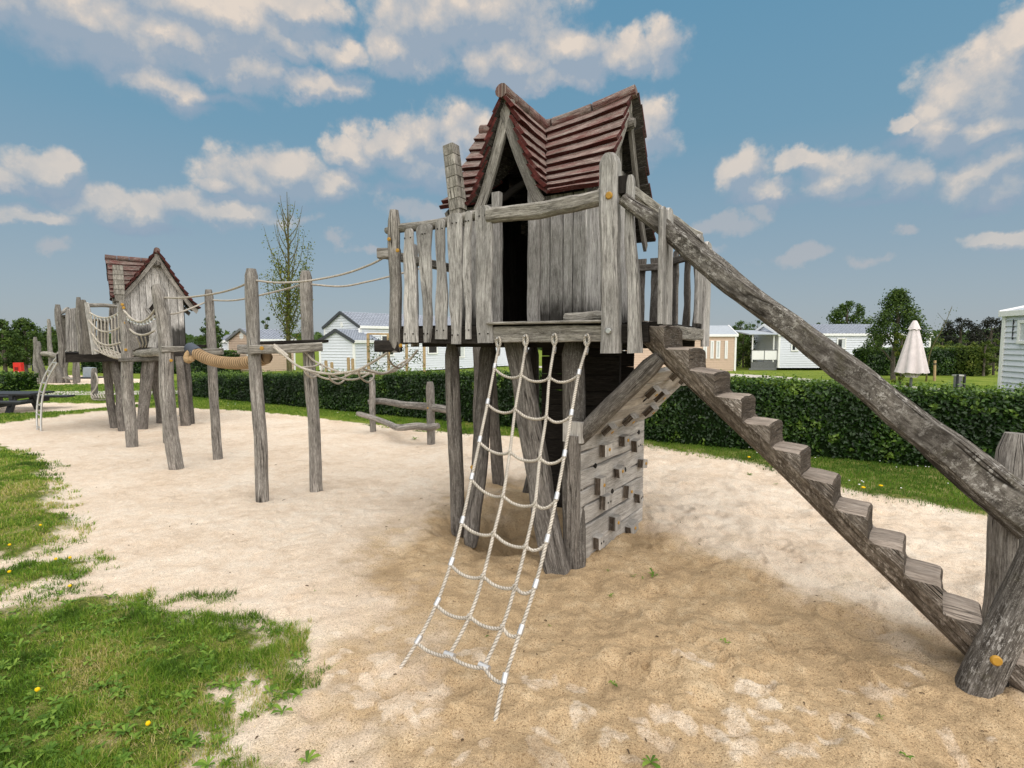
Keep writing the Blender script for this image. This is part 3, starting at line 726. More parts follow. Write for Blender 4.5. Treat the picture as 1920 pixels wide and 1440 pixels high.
    if chim:
        mb = MB(); u0, z0, u1, z1, v, w = chim
        for i in range(6):
            s0, s1 = i / 6, (i + 1) / 6
            a = fr.W(u0 + (u1 - u0) * s0, v, z0 + (z1 - z0) * s0 + .003); b = fr.W(u0 + (u1 - u0) * s1, v, z0 + (z1 - z0) * s1 - .004)
            plank(mb, a, b, w * (1.0 - .05 * s0), w * (1.0 - .05 * s0), fr.U, wob=.004, n=2, ch=.010)
        plank(mb, fr.W(u0, v, z0 - .12), fr.W(u1, v, z1 - .03), w * .90, w * .90, fr.U, n=2)
        mb.build('chimney', M['beam'], root)
    if diamond:
        c = V((uR + .03, 1.17, 2.62)); r = .19
        pts = [c + V((0, 0, r)), c + V((0, r * .8, 0)), c + V((0, 0, -r)), c + V((0, -r * .8, 0))]
        mb = MB()
        mb.add([fr.W(p.x, p.y, p.z) for p in pts], [(0, 1, 2, 3)], [[(0, 0), (.1, 0), (.1, .1), (0, .1)]]); 
        wn = mb.build('window', M['darkwood'], root); mb = MB()
        for a, b in zip(pts, pts[1:] + pts[:1]): plank(mb, fr.W(a.x + .012, a.y, a.z), fr.W(b.x + .012, b.y, b.z), .055, .025, fr.W(0, 1, 1) - fr.W(0, 0, 0) if (b - a).z * (b - a).y > 0 else fr.W(0, 1, -1) - fr.W(0, 0, 0), n=3)
        mb.build('window_frame', M['picket'], wn)
        mb = MB(); box(mb, fr.W(uR + .02, 1.17, 3.02), .015, .07, .08, fr.U, fr.V); mb.build('peep_hole_block', M['darkwood'], root)  # raised dark block stands in for the shaded inside of a hole

def deck(fr, root, poly, z=DECK, seed=0, bw=.16):
    """floor boards laid across a polygon (u, v), one mesh"""
    mb = MB(); us = [p[0] for p in poly]; u = min(us); rr = random.Random(seed)
    def span(u):
        vs = []
        for a, b in zip(poly, poly[1:] + poly[:1]):
            if (a[0] - u) * (b[0] - u) < 0: vs.append(a[1] + (b[1] - a[1]) * (u - a[0]) / (b[0] - a[0]))
        return (min(vs), max(vs)) if len(vs) >= 2 else None
    while u < max(us) - .02:
        w = min(bw * rr.uniform(.85, 1.15), max(us) - u); s = span(u + w / 2)
        if s: plank(mb, fr.W(u + w / 2, s[0] - .01, z - .022), fr.W(u + w / 2, s[1] + .01, z - .022), (w - .008) * fr.hs, .04, fr.U, n=4, seed=rr.uniform(0, 90))
        u += w
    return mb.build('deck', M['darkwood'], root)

def px_plank(fr, v, xl0, xr0, yb, xl1, xr1, yt, mat, root, name='picket', t=.026, wob=.014, tip=.03, holes=True, seed=None):
    """upright board in the plane v of the frame from its bottom and top as seen in the photograph's measurements"""
    ul, zb = fr.atv(xl0, yb, v); ur, _ = fr.atv(xr0, yb, v); tl, zt = fr.atv(xl1, yt, v); tr, _ = fr.atv(xr1, yt, v)
    mb = MB(); plank(mb, fr.W((ul + ur) / 2, v, zb), fr.W((tl + tr) / 2, v, zt), (ur - ul) * fr.hs, t, fr.U, wob=wob, bow=.02, n=16, w1=(tr - tl) * fr.hs, tip=tip, seed=seed, rough=.006)
    o = mb.build(name, M[mat], root)
    if name == 'picket':
        mb = MB(); w = (ur - ul) * .28; u = (ul + ur) / 2
        for z, ww in ((zb + .07, w), (zb + .07, -w), (zt - .075, w * .7), (zt - .075, -w * .7)):
            uu = (u if z < zb + .2 else (tl + tr) / 2) + ww; c = fr.W(uu, v - t / 2 - .004, z); mb = MB(); tube(mb, [c + fr.V * .02, c - fr.V * .004], .0052, n=7); mb.build('screw', M['darkwood'], o)
    return o

def cap_at(root, p, nrm, r=.017, mat='cap', name='bolt_cap', t=.014):
    mb = MB(); disc_cap(mb, p, nrm, r, t); return mb.build(name, M[mat], root)

def main_tower():
    fr = Fr((.96, 3.49), 29); Vn = -fr.V; Un = fr.U
    root = thing('play_tower', fr.W(-1.1, .8, 0), 'big weathered wooden play tower with red crooked roof, log stair and climbing wall', 'play tower', 'crooked-roofed play towers')
    hs = House(fr); build_house(hs, root, chim=(-1.80, 2.76, -1.875, 3.31, .33, .115))
    deck(fr, root, [(-2.24, .0), (0, .0), (0, 1.66), (-.55, 2.25), (-1.75, 2.25), (-2.24, 1.5)])
    # beams round the edge of the deck
    for nm, a, b, h, mt in (('deck_beam', (-1.27, -.028), (-.30, -.028), .115, 'beam'), ('deck_beam', (-2.26, -.022), (-1.27, -.022), .13, 'darkwood'), ('deck_beam', (-.30, -.024), (-.06, -.024), .12, 'darkwood'), ('deck_beam', (.02, .34), (.02, 1.66), .10, 'beam'), ('deck_beam', (0, 1.68), (-.55, 2.27), .10, 'darkwood'), ('deck_beam', (-2.26, .02), (-2.26, 1.5), .12, 'darkwood'), ('deck_beam', (-.55, 2.27), (-1.75, 2.27), .12, 'darkwood'), ('deck_beam', (-1.75, 2.27), (-2.26, 1.5), .12, 'darkwood')):
        mb = MB(); plank(mb, fr.W(*a, DECK - .02 - h / 2), fr.W(*b, DECK - .02 - h / 2), h, .05, (0, 0, 1), wob=.010, n=12); mb.build(nm, M[mt], root)
    mb = MB(); plank(mb, fr.W(-1.26, -.05, DECK + .004), fr.W(-.36, -.05, DECK + .004), .11, .02, fr.V, wob=.008, n=10); mb.build('deck_edge', M['beam'], root)
    # under-deck joists
    mb = MB()
    for v in (.35, .9, 1.5, 2.0): plank(mb, fr.W(-2.2 if v < 1.5 else -1.8, v, DECK - .12), fr.W(-.05 if v < 1.6 else -.45, v, DECK - .12), .12, .07, (0, 0, 1), n=6)
    mb.build('joist', M['darkwood'], root)
    # railing at the front: posts and boards
    rows = [(756, 783, 642, 759, 774, 430), (794, 807, 642, 782, 811, 423), (817, 839, 636, 820, 834, 412), (846, 865, 645, 841, 867, 402), (871, 884, 636, 871, 885, 397), (895, 923, 643, 892, 921, 388)]
    for i, r in enumerate(rows): px_plank(fr, -.062, *r, 'picket', root, seed=3.3 * i + 1, wob=.020)
    for v, za, zb in ((-.02, 2.58, 2.62), ):
        mb = MB(); log(mb, fr.W(-2.3, v, za), fr.W(-1.2, v, zb), .036, .042, bend=.02); mb.build('top_rail', M['beam'], root)
    def px_post(x0, yb, x1, yt, v, r, mat='post', name='post', rough=.09):
        u0, z0 = fr.atv(x0, yb, v); u1, z1 = fr.atv(x1, yt, v); mb = MB(); log(mb, fr.W(u0, v, z0), fr.W(u1, v, z1), r, r * .96, bend=.012, rough=rough, round_end=.05); return mb.build(name, M[mat], root)
    px_post(742, 661, 739, 394, -.05, .052)
    for x, y in ((731, 449), (747, 470), (753, 648)): u, z = fr.atv(x, y, -.105); cap_at(root, fr.W(u, -.112, z), Vn, .016)
    # squared corner post with bevelled head
    ul, zb = fr.atv(1130, 662, -.07); ur, _ = fr.atv(1163, 662, -.07); u1l, zt = fr.atv(1131, 294, -.07); u1r, _ = fr.atv(1160, 294, -.07)
    mb = MB(); plank(mb, fr.W((ul + ur) / 2, -.08, zb), fr.W((u1l + u1r) / 2, -.08, zt), (ur - ul), .115, fr.U, wob=.010, bow=.012, n=18, tip=.06, ch=.022, rough=.01); mb.build('post', M['picket'], root)
    u, z = fr.atv(1141, 366, -.15); cap_at(root, fr.W(u, -.138, z), Vn, .024)
    u, z = fr.atv(1140, 620, -.15); cap_at(root, fr.W(u, -.138, z), Vn, .022, 'bolt', 'bolt')
    px_plank(fr, -.075, 1177, 1203, 662, 1175, 1189, 331, 'picket', root, 'post', t=.05, wob=.006, tip=.05)
    # curved rail over the net opening
    mb = MB(); a = fr.atv(918, 408, -.03); b = fr.atv(1136, 376, -.03)
    plank(mb, fr.W(a[0], -.05, a[1]), fr.W(b[0], -.05, b[1]), .108, .085, (0, 0, 1), wob=.014, bow=.03, n=22, seed=8.1, ch=.02, rough=.012); mb.build('top_rail', M['beam'], root)
    # dark log end behind the corner post carrying the rails
    mb = MB(); box(mb, fr.W(-.255, -.03, fr.atv(1160, 352, -.03)[1]), .11, .13, .11, fr.U, fr.V, ch=.02); mb.build('rail_end', M['darkwood'], root)
    # left side rail and its stub
    za = fr.atv(728, 475, -.06)[1]
    mb = MB(); plank(mb, fr.W(-2.30, -.10, za), fr.W(-2.20, 1.5, za - .03), .075, .07, (0, 0, 1), wob=.006, n=10, ch=.012); mb.build('side_rail', M['beam'], root)
    mb = MB(); plank(mb, fr.W(-2.33, -.085, za), fr.W(-2.16, -.02, za), .085, .08, (0, 0, 1), n=3, ch=.012); mb.build('rail_stub', M['post'], root)
    mb = MB(); plank(mb, fr.W(-2.36, -.10, 1.61), fr.W(-2.16, -.03, 1.61), .10, .10, (0, 0, 1), n=3, ch=.015); mb.build('beam_stub', M['darkwood'], root)
    for v, w in ((.32, .10), (1.0, .12), (1.45, .10)):
        mb = MB(); plank(mb, fr.W(-2.285, v, 1.60), fr.W(-2.285, v, 2.52), w, .026, fr.V, wob=.016, n=12, tip=.03); mb.build('picket', M['picket'], root)
    # right edge: rail along the side, boards by the stair and at the corner
    z0 = fr.atu(1187, 356, .01)[1]; 
    mb = MB(); plank(mb, P(1176, 356, 3.535), P(1312, 445, 4.66), .085, .05, (0, 0, 1), wob=.014, bow=.02, n=16, ch=.012); mb.build('side_rail', M['beam'], root)
    for xl, xr, yt, yb in ((1236.5, 1244, 381, 607), (1247, 1256, 383, 608)):
        v0, zb = fr.atu(xl, yb, .055); v1, _ = fr.atu(xr, yb, .055); _, zt = fr.atu(xl, yt, .055)
        mb = MB(); plank(mb, fr.W(.055, (v0 + v1) / 2, zb), fr.W(.05, (v0 + v1) / 2 - .01, zt), max(.07, v1 - v0), .03, fr.V, wob=.006, n=12, tip=.02); mb.build('picket', M['picket'], root)
    for xl, xr, yt, yb in ((1304, 1312, 433, 606), (1317, 1326, 445, 650)):
        v0, zb = fr.atu(xl, yb, .04); v1, _ = fr.atu(xr, yb, .04); _, zt = fr.atu(xl, yt, .04)
        mb = MB(); plank(mb, fr.W(.04, (v0 + v1) / 2, zb), fr.W(.04, (v0 + v1) / 2, zt), v1 - v0, .035, fr.V, wob=.006, n=12, tip=.03); mb.build('picket', M['picket'], root)
    # back railing seen through the opening
    A, B = V((0, 1.70, 0)), V((-.55, 2.29, 0)); e = (B - A).normalized(); ew = fr.U * e.x + fr.V * e.y
    for i, (s, w) in enumerate(((.10, .16), (.30, .085), (.52, .10), (.70, .13))):
        p = A + e * s; mb = MB(); plank(mb, fr.W(p.x, p.y, 1.70), fr.W(p.x, p.y, 2.56 - .02 * (i % 2)), w, .028, ew, wob=.028, n=14, tip=.02, seed=2.2 * i + .7); mb.build('picket', M['leg'], root)
    mb = MB(); plank(mb, fr.W(A.x, A.y - .03, 2.46), fr.W(B.x, B.y - .03, 2.46), .07, .04, (0, 0, 1), n=6); mb.build('top_rail', M['leg'], root)
    for i in range(8):
        u = -.62 - i * .15; mb = MB(); plank(mb, fr.W(u, 2.31, 1.70), fr.W(u, 2.31, 2.54), .10, .026, fr.U, wob=.02, n=10); mb.build('picket', M['leg'], root)
    mb = MB(); plank(mb, fr.W(-.5, 2.27, 2.44), fr.W(-1.8, 2.27, 2.44), .07, .04, (0, 0, 1), n=6); mb.build('top_rail', M['leg'], root)
    # threshold log on the deck
    mb = MB(); a = fr.atv(1090, 597, .12); log(mb, fr.W(-.72, .14, DECK + .045), fr.W(-.36, .05, DECK + .04), .045, .04); mb.build('threshold_log', M['beam'], root)

    # ---- legs under the deck
    def leg(x0, y0, x1, y1, dD, r, r1=None, mat='leg', bend=.03, flat=None, rough=.10, name='leg', D=None):
        b = G(x0, y0); b.z = -.12 if D is None else b.z; t = P(x1, y1, b.y + dD); mb = MB()
        if flat:
            plank(mb, b, t, flat[0], flat[1], fr.U, wob=.012, bow=.03, n=18, ch=.02, w1=flat[2] if len(flat) > 2 else None, rough=.012)
        else: log(mb, b, t, r, r1, bend=bend, rough=rough, n=16)
        return mb.build(name, M[mat], root), b, t
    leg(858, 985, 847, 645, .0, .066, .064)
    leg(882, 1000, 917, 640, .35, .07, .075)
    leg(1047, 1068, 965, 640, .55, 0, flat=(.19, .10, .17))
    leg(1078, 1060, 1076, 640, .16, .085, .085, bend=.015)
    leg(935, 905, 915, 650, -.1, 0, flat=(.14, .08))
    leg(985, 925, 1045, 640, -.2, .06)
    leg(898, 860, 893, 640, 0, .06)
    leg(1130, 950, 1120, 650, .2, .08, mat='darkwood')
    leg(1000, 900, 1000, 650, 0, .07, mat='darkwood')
    p = G(868, 850); cap_at(root, P(886, 876, 4.395), (-.3, -1, 0), .018)
    # slatted back wall under the deck: wide boards with slits of light between
    mb = MB(); rr = random.Random(5); z = .10
    while z < 1.70:
        h = rr.uniform(.13, .17); plank(mb, fr.W(-1.30, .95, z + h / 2), fr.W(-.56, .95, z + h / 2 + .01), h - .004, .03, (0, 0, 1), wob=.008, n=10); z += h
    mb.build('slatted_wall', M['darkwood'], root)  # both slatted walls: under-deck shade put into the dark colour
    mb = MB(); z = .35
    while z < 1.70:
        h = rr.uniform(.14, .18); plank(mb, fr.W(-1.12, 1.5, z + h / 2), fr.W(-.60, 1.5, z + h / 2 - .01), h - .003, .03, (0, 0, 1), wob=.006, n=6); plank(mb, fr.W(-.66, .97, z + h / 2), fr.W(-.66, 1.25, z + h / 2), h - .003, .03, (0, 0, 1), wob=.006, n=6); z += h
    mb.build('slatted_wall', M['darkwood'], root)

    # ---- climbing wall: an upright face and an overhang leaning out to the deck
    a = G(1082, 1062); b = G(1200, 978); d = (b - a).normalized(); nrm = V((d.y, -d.x, 0)); Lp = (b - a).length
    holes = []
    mb = MB(); z = -.06; k = 0; rr = random.Random(9)
    hts = [.20, .15, .14, .135, .15, .13, .11]
    for h in hts:
        plank(mb, a + V((0, 0, z + h / 2)), b + V((0, 0, z + h / 2)), h - .007, .045, (0, 0, 1), wob=.016, bow=.022, n=14, seed=4.4 + k * 2.3, ch=.007); z += h; k += 1
    ztop = z
    panel = mb.build('climbing_panel', M['panel'], root)
    mb = MB(); plank(mb, a - d * .03 + nrm * -.02 + V((0, 0, -.1)), a - d * .03 + nrm * -.02 + V((0, 0, ztop + .02)), .06, .085, d, n=8, wob=.004); mb.build('panel_post', M['leg'], root)
    mb = MB(); plank(mb, b - d * .06 - nrm * .05 + V((0, 0, -.1)), b - d * .06 - nrm * .05 + V((0, 0, ztop)), .10, .06, d, n=8, wob=.004); mb.build('panel_post', M['leg'], root)
    def on_panel(px, py):
        r = ray(px, py); o = V((0, 0, H)); t = (a - o).dot(nrm) / r.dot(nrm); return o + r * t
    def hold(c, ax, up, nn, w, h, t, parent, capped=True, seed=0):
        mb = MB(); plank(mb, c + nn * (t / 2 + .022) - up * h / 2, c + nn * (t / 2 + .022) + up * h / 2, w, t, ax, n=3, ch=.008, wob=.004, seed=seed)
        o = mb.build('climbing_hold', M['panel'], parent); o.data.materials.append(M['shaded_side'])
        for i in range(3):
            for k in (1, 2, 3, 5, 6, 7): o.data.polygons[i * 8 + k].material_index = 1 if k in (2, 6) else 0  # side faces get the dark material, a painted shaded side
        f = c + nn * (t + .022)
        mb = MB()
        if capped: disc_cap(mb, f + up * h * .05, nn, .020, .008); pass
        if capped: cap_at(root, f + up * h * .04, nn, .014, t=.007)
        else:
            for s in (-1, 1): cap_at(root, f + ax * w * .22 * s, nn, .009, 'darkwood', 'screw', .003)
    HL = [(1128, 840, .13, .095, 1), (1163, 823, .11, .085, 1), (1185, 832, .09, .105, 0), (1197, 866, .10, .075, 1), (1153, 880, .105, .08, 1), (1118, 906, .105, .135, 1), (1170, 918, .10, .105, 1), (1190, 928, .075, .085, 0), (1128, 936, .12, .11, 0), (1145, 975, .115, .115, 1), (1177, 985, .17, .09, 1), (1115, 1010, .10, .095, 0)]
    for i, (px, py, w, h, c) in enumerate(HL):
        p = on_panel(px, py) - d * .035; up = (V((0, 0, 1)) + d * rr.uniform(-.22, .22)).normalized(); ax = up.cross(nrm) * -1
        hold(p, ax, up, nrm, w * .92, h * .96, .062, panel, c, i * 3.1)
    mb = MB()
    for px, py in ((1111, 872), (1167, 880), (1143, 920), (1193, 810)):
        p = on_panel(px, py); tube(mb, [p + nrm * .018, p + nrm * .027], lambda s: .022, n=10, rough=.3)
    mb.build('grip_hole_disc', M['darkwood'], root)  # dark discs on the boards stand in for shaded holes
    # overhang
    out = V((0, 0, 0)); run, rise = .58, 1.55 - ztop
    sl = (nrm * run + V((0, 0, rise))); Ls = sl.length; sl = sl.normalized(); on = sl.cross(d); on = on if on.z < 0 else -on
    a2 = a + V((0, 0, ztop - .01)); b2 = b + V((0, 0, ztop - .01)); mb = MB(); s = .03; k = 0
    for h in (.13, .14, .13, .15, .13, .16):
        if s + h > Ls: break
        plank(mb, a2 + d * .10 + sl * (s + h / 2), b2 + sl * (s + h / 2), h - .007, .04, sl, wob=.012, bow=.016, n=12, seed=14 + k * 1.9); s += h; k += 1
    over = mb.build('climbing_overhang', M['panel'], root)
    for s_, e_, w, h, c in ((.16, .60, .12, .10, 1), (.22, .92, .12, .10, 1), (.42, .78, .12, .10, 1), (.50, .45, .12, .09, 1), (.60, 1.0, .12, .10, 1), (.10, .30, .11, .09, 1), (.68, .62, .12, .10, 1)):
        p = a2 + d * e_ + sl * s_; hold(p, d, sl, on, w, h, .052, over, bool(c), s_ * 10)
    mb = MB()
    for s_, e_ in ((.38, .55), (.62, .80), (.30, 1.02), (.70, .95)): p = a2 + d * e_ + sl * s_; tube(mb, [p + on * .016, p + on * .024], lambda s: .024, n=10, rough=.3)
    mb.build('grip_hole_disc', M['darkwood'], root)  # same dark discs for shaded holes on the overhang
    mb = MB(); log(mb, a2 + d * .02 - sl * .10 + on * -.01, a2 + d * .05 + sl * (Ls + .0) + on * -.01, .060, .066, bend=.01); mb.build('overhang_beam', M['leg'], root)
    mb = MB(); log(mb, b2 - d * .03 - sl * .02 - on * .05, b2 - d * .03 + sl * (Ls - .06) - on * .05, .05, .05, bend=.01); mb.build('overhang_beam', M['leg'], root)
    # filler board between the upright and the overhang
    mb = MB(); plank(mb, a - d * .02 - nrm * .03 + V((0, 0, ztop - .03)), a - d * .02 - nrm * .03 + V((0, 0, ztop + .12)), .16, .04, nrm, n=3); mb.build('filler_board', M['panel'], root)

    # ---- log stair
    p0 = V((1.105, 3.60, 1.752)); st = V((.127, -.100, -.144)); hd = V((st.x, st.y, 0)).normalized(); lat = V((-hd.y, hd.x, 0)); lat = lat if lat.y > 0 else -lat
    rl = V((st.x, st.y, 0)).length; rise = -st.z; NS = 12; Wd = .24
    top = []
    for n in range(NS):
        s1 = n * rl; s0 = s1 - rl * .97; zt = p0.z - n * rise
        if n == 0: s0 = -.20
        r0 = random.Random(n); tl = r0.uniform(-.006, .012)
        top += [(s0 + .004, zt + tl + .004), (s0 + (s1 - s0) * .35, zt + tl * .6 + .003), (s1 - .022, zt), (s1 - .006, zt - .004), (s1 + .003, zt - .018), (s1 + .002, zt - rise * .6)]
    smax = top[-1][0]
    tana = rise / rl
    nl = 11; vs = []; rowsN = len(top); nb = 5
    def bul(s, z): return .040 * math.sin(math.pi * max(0, min(1, (z - (p0.z - s * tana - rise * .5 - .20)) / .40)))
    for j in range(nl):
        w = -1 + 2 * j / (nl - 1)
        e = math.sqrt(max(0, 1 - (abs(w) ** 2.6)))
        for i, (s, z) in enumerate(top):
            drop = .012 * abs(w) ** 6
            x = s + .004 * nz(s * 6, w * 2, 3)
            base = p0 + hd * x + lat * (-Wd * .22 + w * Wd / 2)  - V((0, 0, p0.z)) + V((0, 0, z - drop + .007 * nz(s * 7, w * 3, 5)))
            vs.append(base + lat * w * bul(s, z))
        for i, (s, z) in enumerate(top):
            zb = p0.z - s * tana - rise * .5 - .055 - .165 * e + .018 * nz(s * 2.5, w * .8, 9)
            if s < .02: zb = max(zb, p0.z - .30 + .25 * (-s))
            vs.append(p0 + hd * s + lat * (-Wd * .22 + w * Wd / 2 + w * bul(s, zb)) - V((0, 0, p0.z)) + V((0, 0, zb)))
    fs, us, kind = [], [], []; R2 = rowsN * 2
    L = [0]
    for (s0, z0), (s1, z1) in zip(top, top[1:]): L.append(L[-1] + math.hypot(s1 - s0, z1 - z0))
    along = [s * math.hypot(1, tana) for s, z in top]
    for j in range(nl - 1):
        for i in range(rowsN - 1):
            A_, B_ = j * R2 + i, (j + 1) * R2 + i
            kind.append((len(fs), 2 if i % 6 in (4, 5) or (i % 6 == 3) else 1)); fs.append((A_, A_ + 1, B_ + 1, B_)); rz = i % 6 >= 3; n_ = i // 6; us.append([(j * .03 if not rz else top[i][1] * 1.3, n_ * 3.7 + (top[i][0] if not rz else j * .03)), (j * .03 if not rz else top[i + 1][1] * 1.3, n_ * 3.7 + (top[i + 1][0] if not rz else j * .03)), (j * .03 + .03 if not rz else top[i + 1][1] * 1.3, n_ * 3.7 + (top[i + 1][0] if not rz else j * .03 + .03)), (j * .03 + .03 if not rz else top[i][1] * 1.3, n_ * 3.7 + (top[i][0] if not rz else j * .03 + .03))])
            A_ += rowsN; B_ += rowsN
            fs.append((A_ + 1, A_, B_, B_ + 1)); us.append([(5 + j * .03, along[i + 1]), (5 + j * .03, along[i]), (5.03 + j * .03, along[i]), (5.03 + j * .03, along[i + 1])])
    # sides, each split into bands so that the grain and roundness read
    for j, flip in ((0, False), (nl - 1, True)):
        nbnd = 5; base = len(vs); bulge = .035 * (-1 if j == 0 else 1)
        for i in range(rowsN):
            t_, b_ = vs[j * R2 + i], vs[j * R2 + rowsN + i]
            for k in range(nbnd + 1):
                q = k / nbnd; p = t_.lerp(b_, q); sg = -1 if j == 0 else 1; p = p + lat * sg * (bul(top[i][0], p.z) - (bul(top[i][0], t_.z) * (1 - q) + bul(top[i][0], b_.z) * q)); vs.append(p + lat * .009 * nz(along[i] * 4, p.z * 9, 31 + j) * (1 if 0 < k < nbnd else 0))
        for i in range(rowsN - 1):
            for k in range(nbnd):
                q = [base + i * (nbnd + 1) + k, base + i * (nbnd + 1) + k + 1, base + (i + 1) * (nbnd + 1) + k + 1, base + (i + 1) * (nbnd + 1) + k]
                def uvp(ii, kk): p = vs[base + ii * (nbnd + 1) + kk]; return (9 + j + (p.z + along[ii] * tana / math.hypot(1, tana)) * .78, along[ii] + p.z * -.0)
                uu = [uvp(i, k), uvp(i, k + 1), uvp(i + 1, k + 1), uvp(i + 1, k)]
                if flip: q = q[::-1]; uu = uu[::-1]
                fs.append(tuple(q)); us.append(uu)
    for i, flip in ((0, False), (rowsN - 1, True)):
        idx = [j * R2 + i for j in range(nl)] + [j * R2 + rowsN + i for j in reversed(range(nl))]
        if flip: idx = idx[::-1]
        fs.append(tuple(idx)); us.append([(k * .02, .01 * k) for k in range(len(idx))])
    mb = MB(); mb.add(vs, fs, us, False); so_ = mb.build('log_stair', M['stair'], root); so_.data.materials.append(M['tread']); so_.data.materials.append(M['shaded_side'])
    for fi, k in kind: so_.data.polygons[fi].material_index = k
    # handrails: half logs
    def railing(a, b, seed, name='handrail'):
        mb = MB(); plank(mb, a, b, .098, .075, (0, 0, 1), wob=.016, bow=.022, n=34, seed=seed, ch=.024, rough=.015, w1=.185); return mb.build(name, M['rail'], root)
    a = P(1170, 371, 3.50); b = P(1874, 919, 2.50); e = (b - a); railing(a, b + e * .10, 6.6)
    a3 = P(1250, 418, 3.78); b3 = b + lat * .34 + V((0, 0, -.085)); railing(a3, b3 + (b3 - a3) * .10, 9.3)
    # newel post and leaning brace at the foot
    nb_ = P(1876, 1160, 2.83); nt_ = P(1910, 813, 2.83); mb = MB(); d2 = (nb_ - nt_).normalized(); log(mb, nt_ + d2 * (nt_.z + .1), nt_, .088, .085, bend=.012, round_end=.03, n=18); mb.build('newel_post', M['post'], root)
    bb = G(1830, 1296); tt = P(1958, 1030, bb.y - .02); mb = MB(); dd = (tt - bb).normalized(); log(mb, bb - dd * .10, tt + dd * .35, .082, .08, bend=.010, round_end=.04, n=18); mb.build('brace_post', M['rail'], root)
    cap_at(root, P(1867, 1238, bb.y - .115), (-.35, -1, .1), .023)
    q = G(1868, 1296); mb = MB(); log(mb, V((q.x, q.y + .02, -.1)), V((q.x + .06, q.y + .10, .30)), .055); mb.build('stair_prop', M['darkwood'], root)
    return fr, root
FR1, TOWER = main_tower()

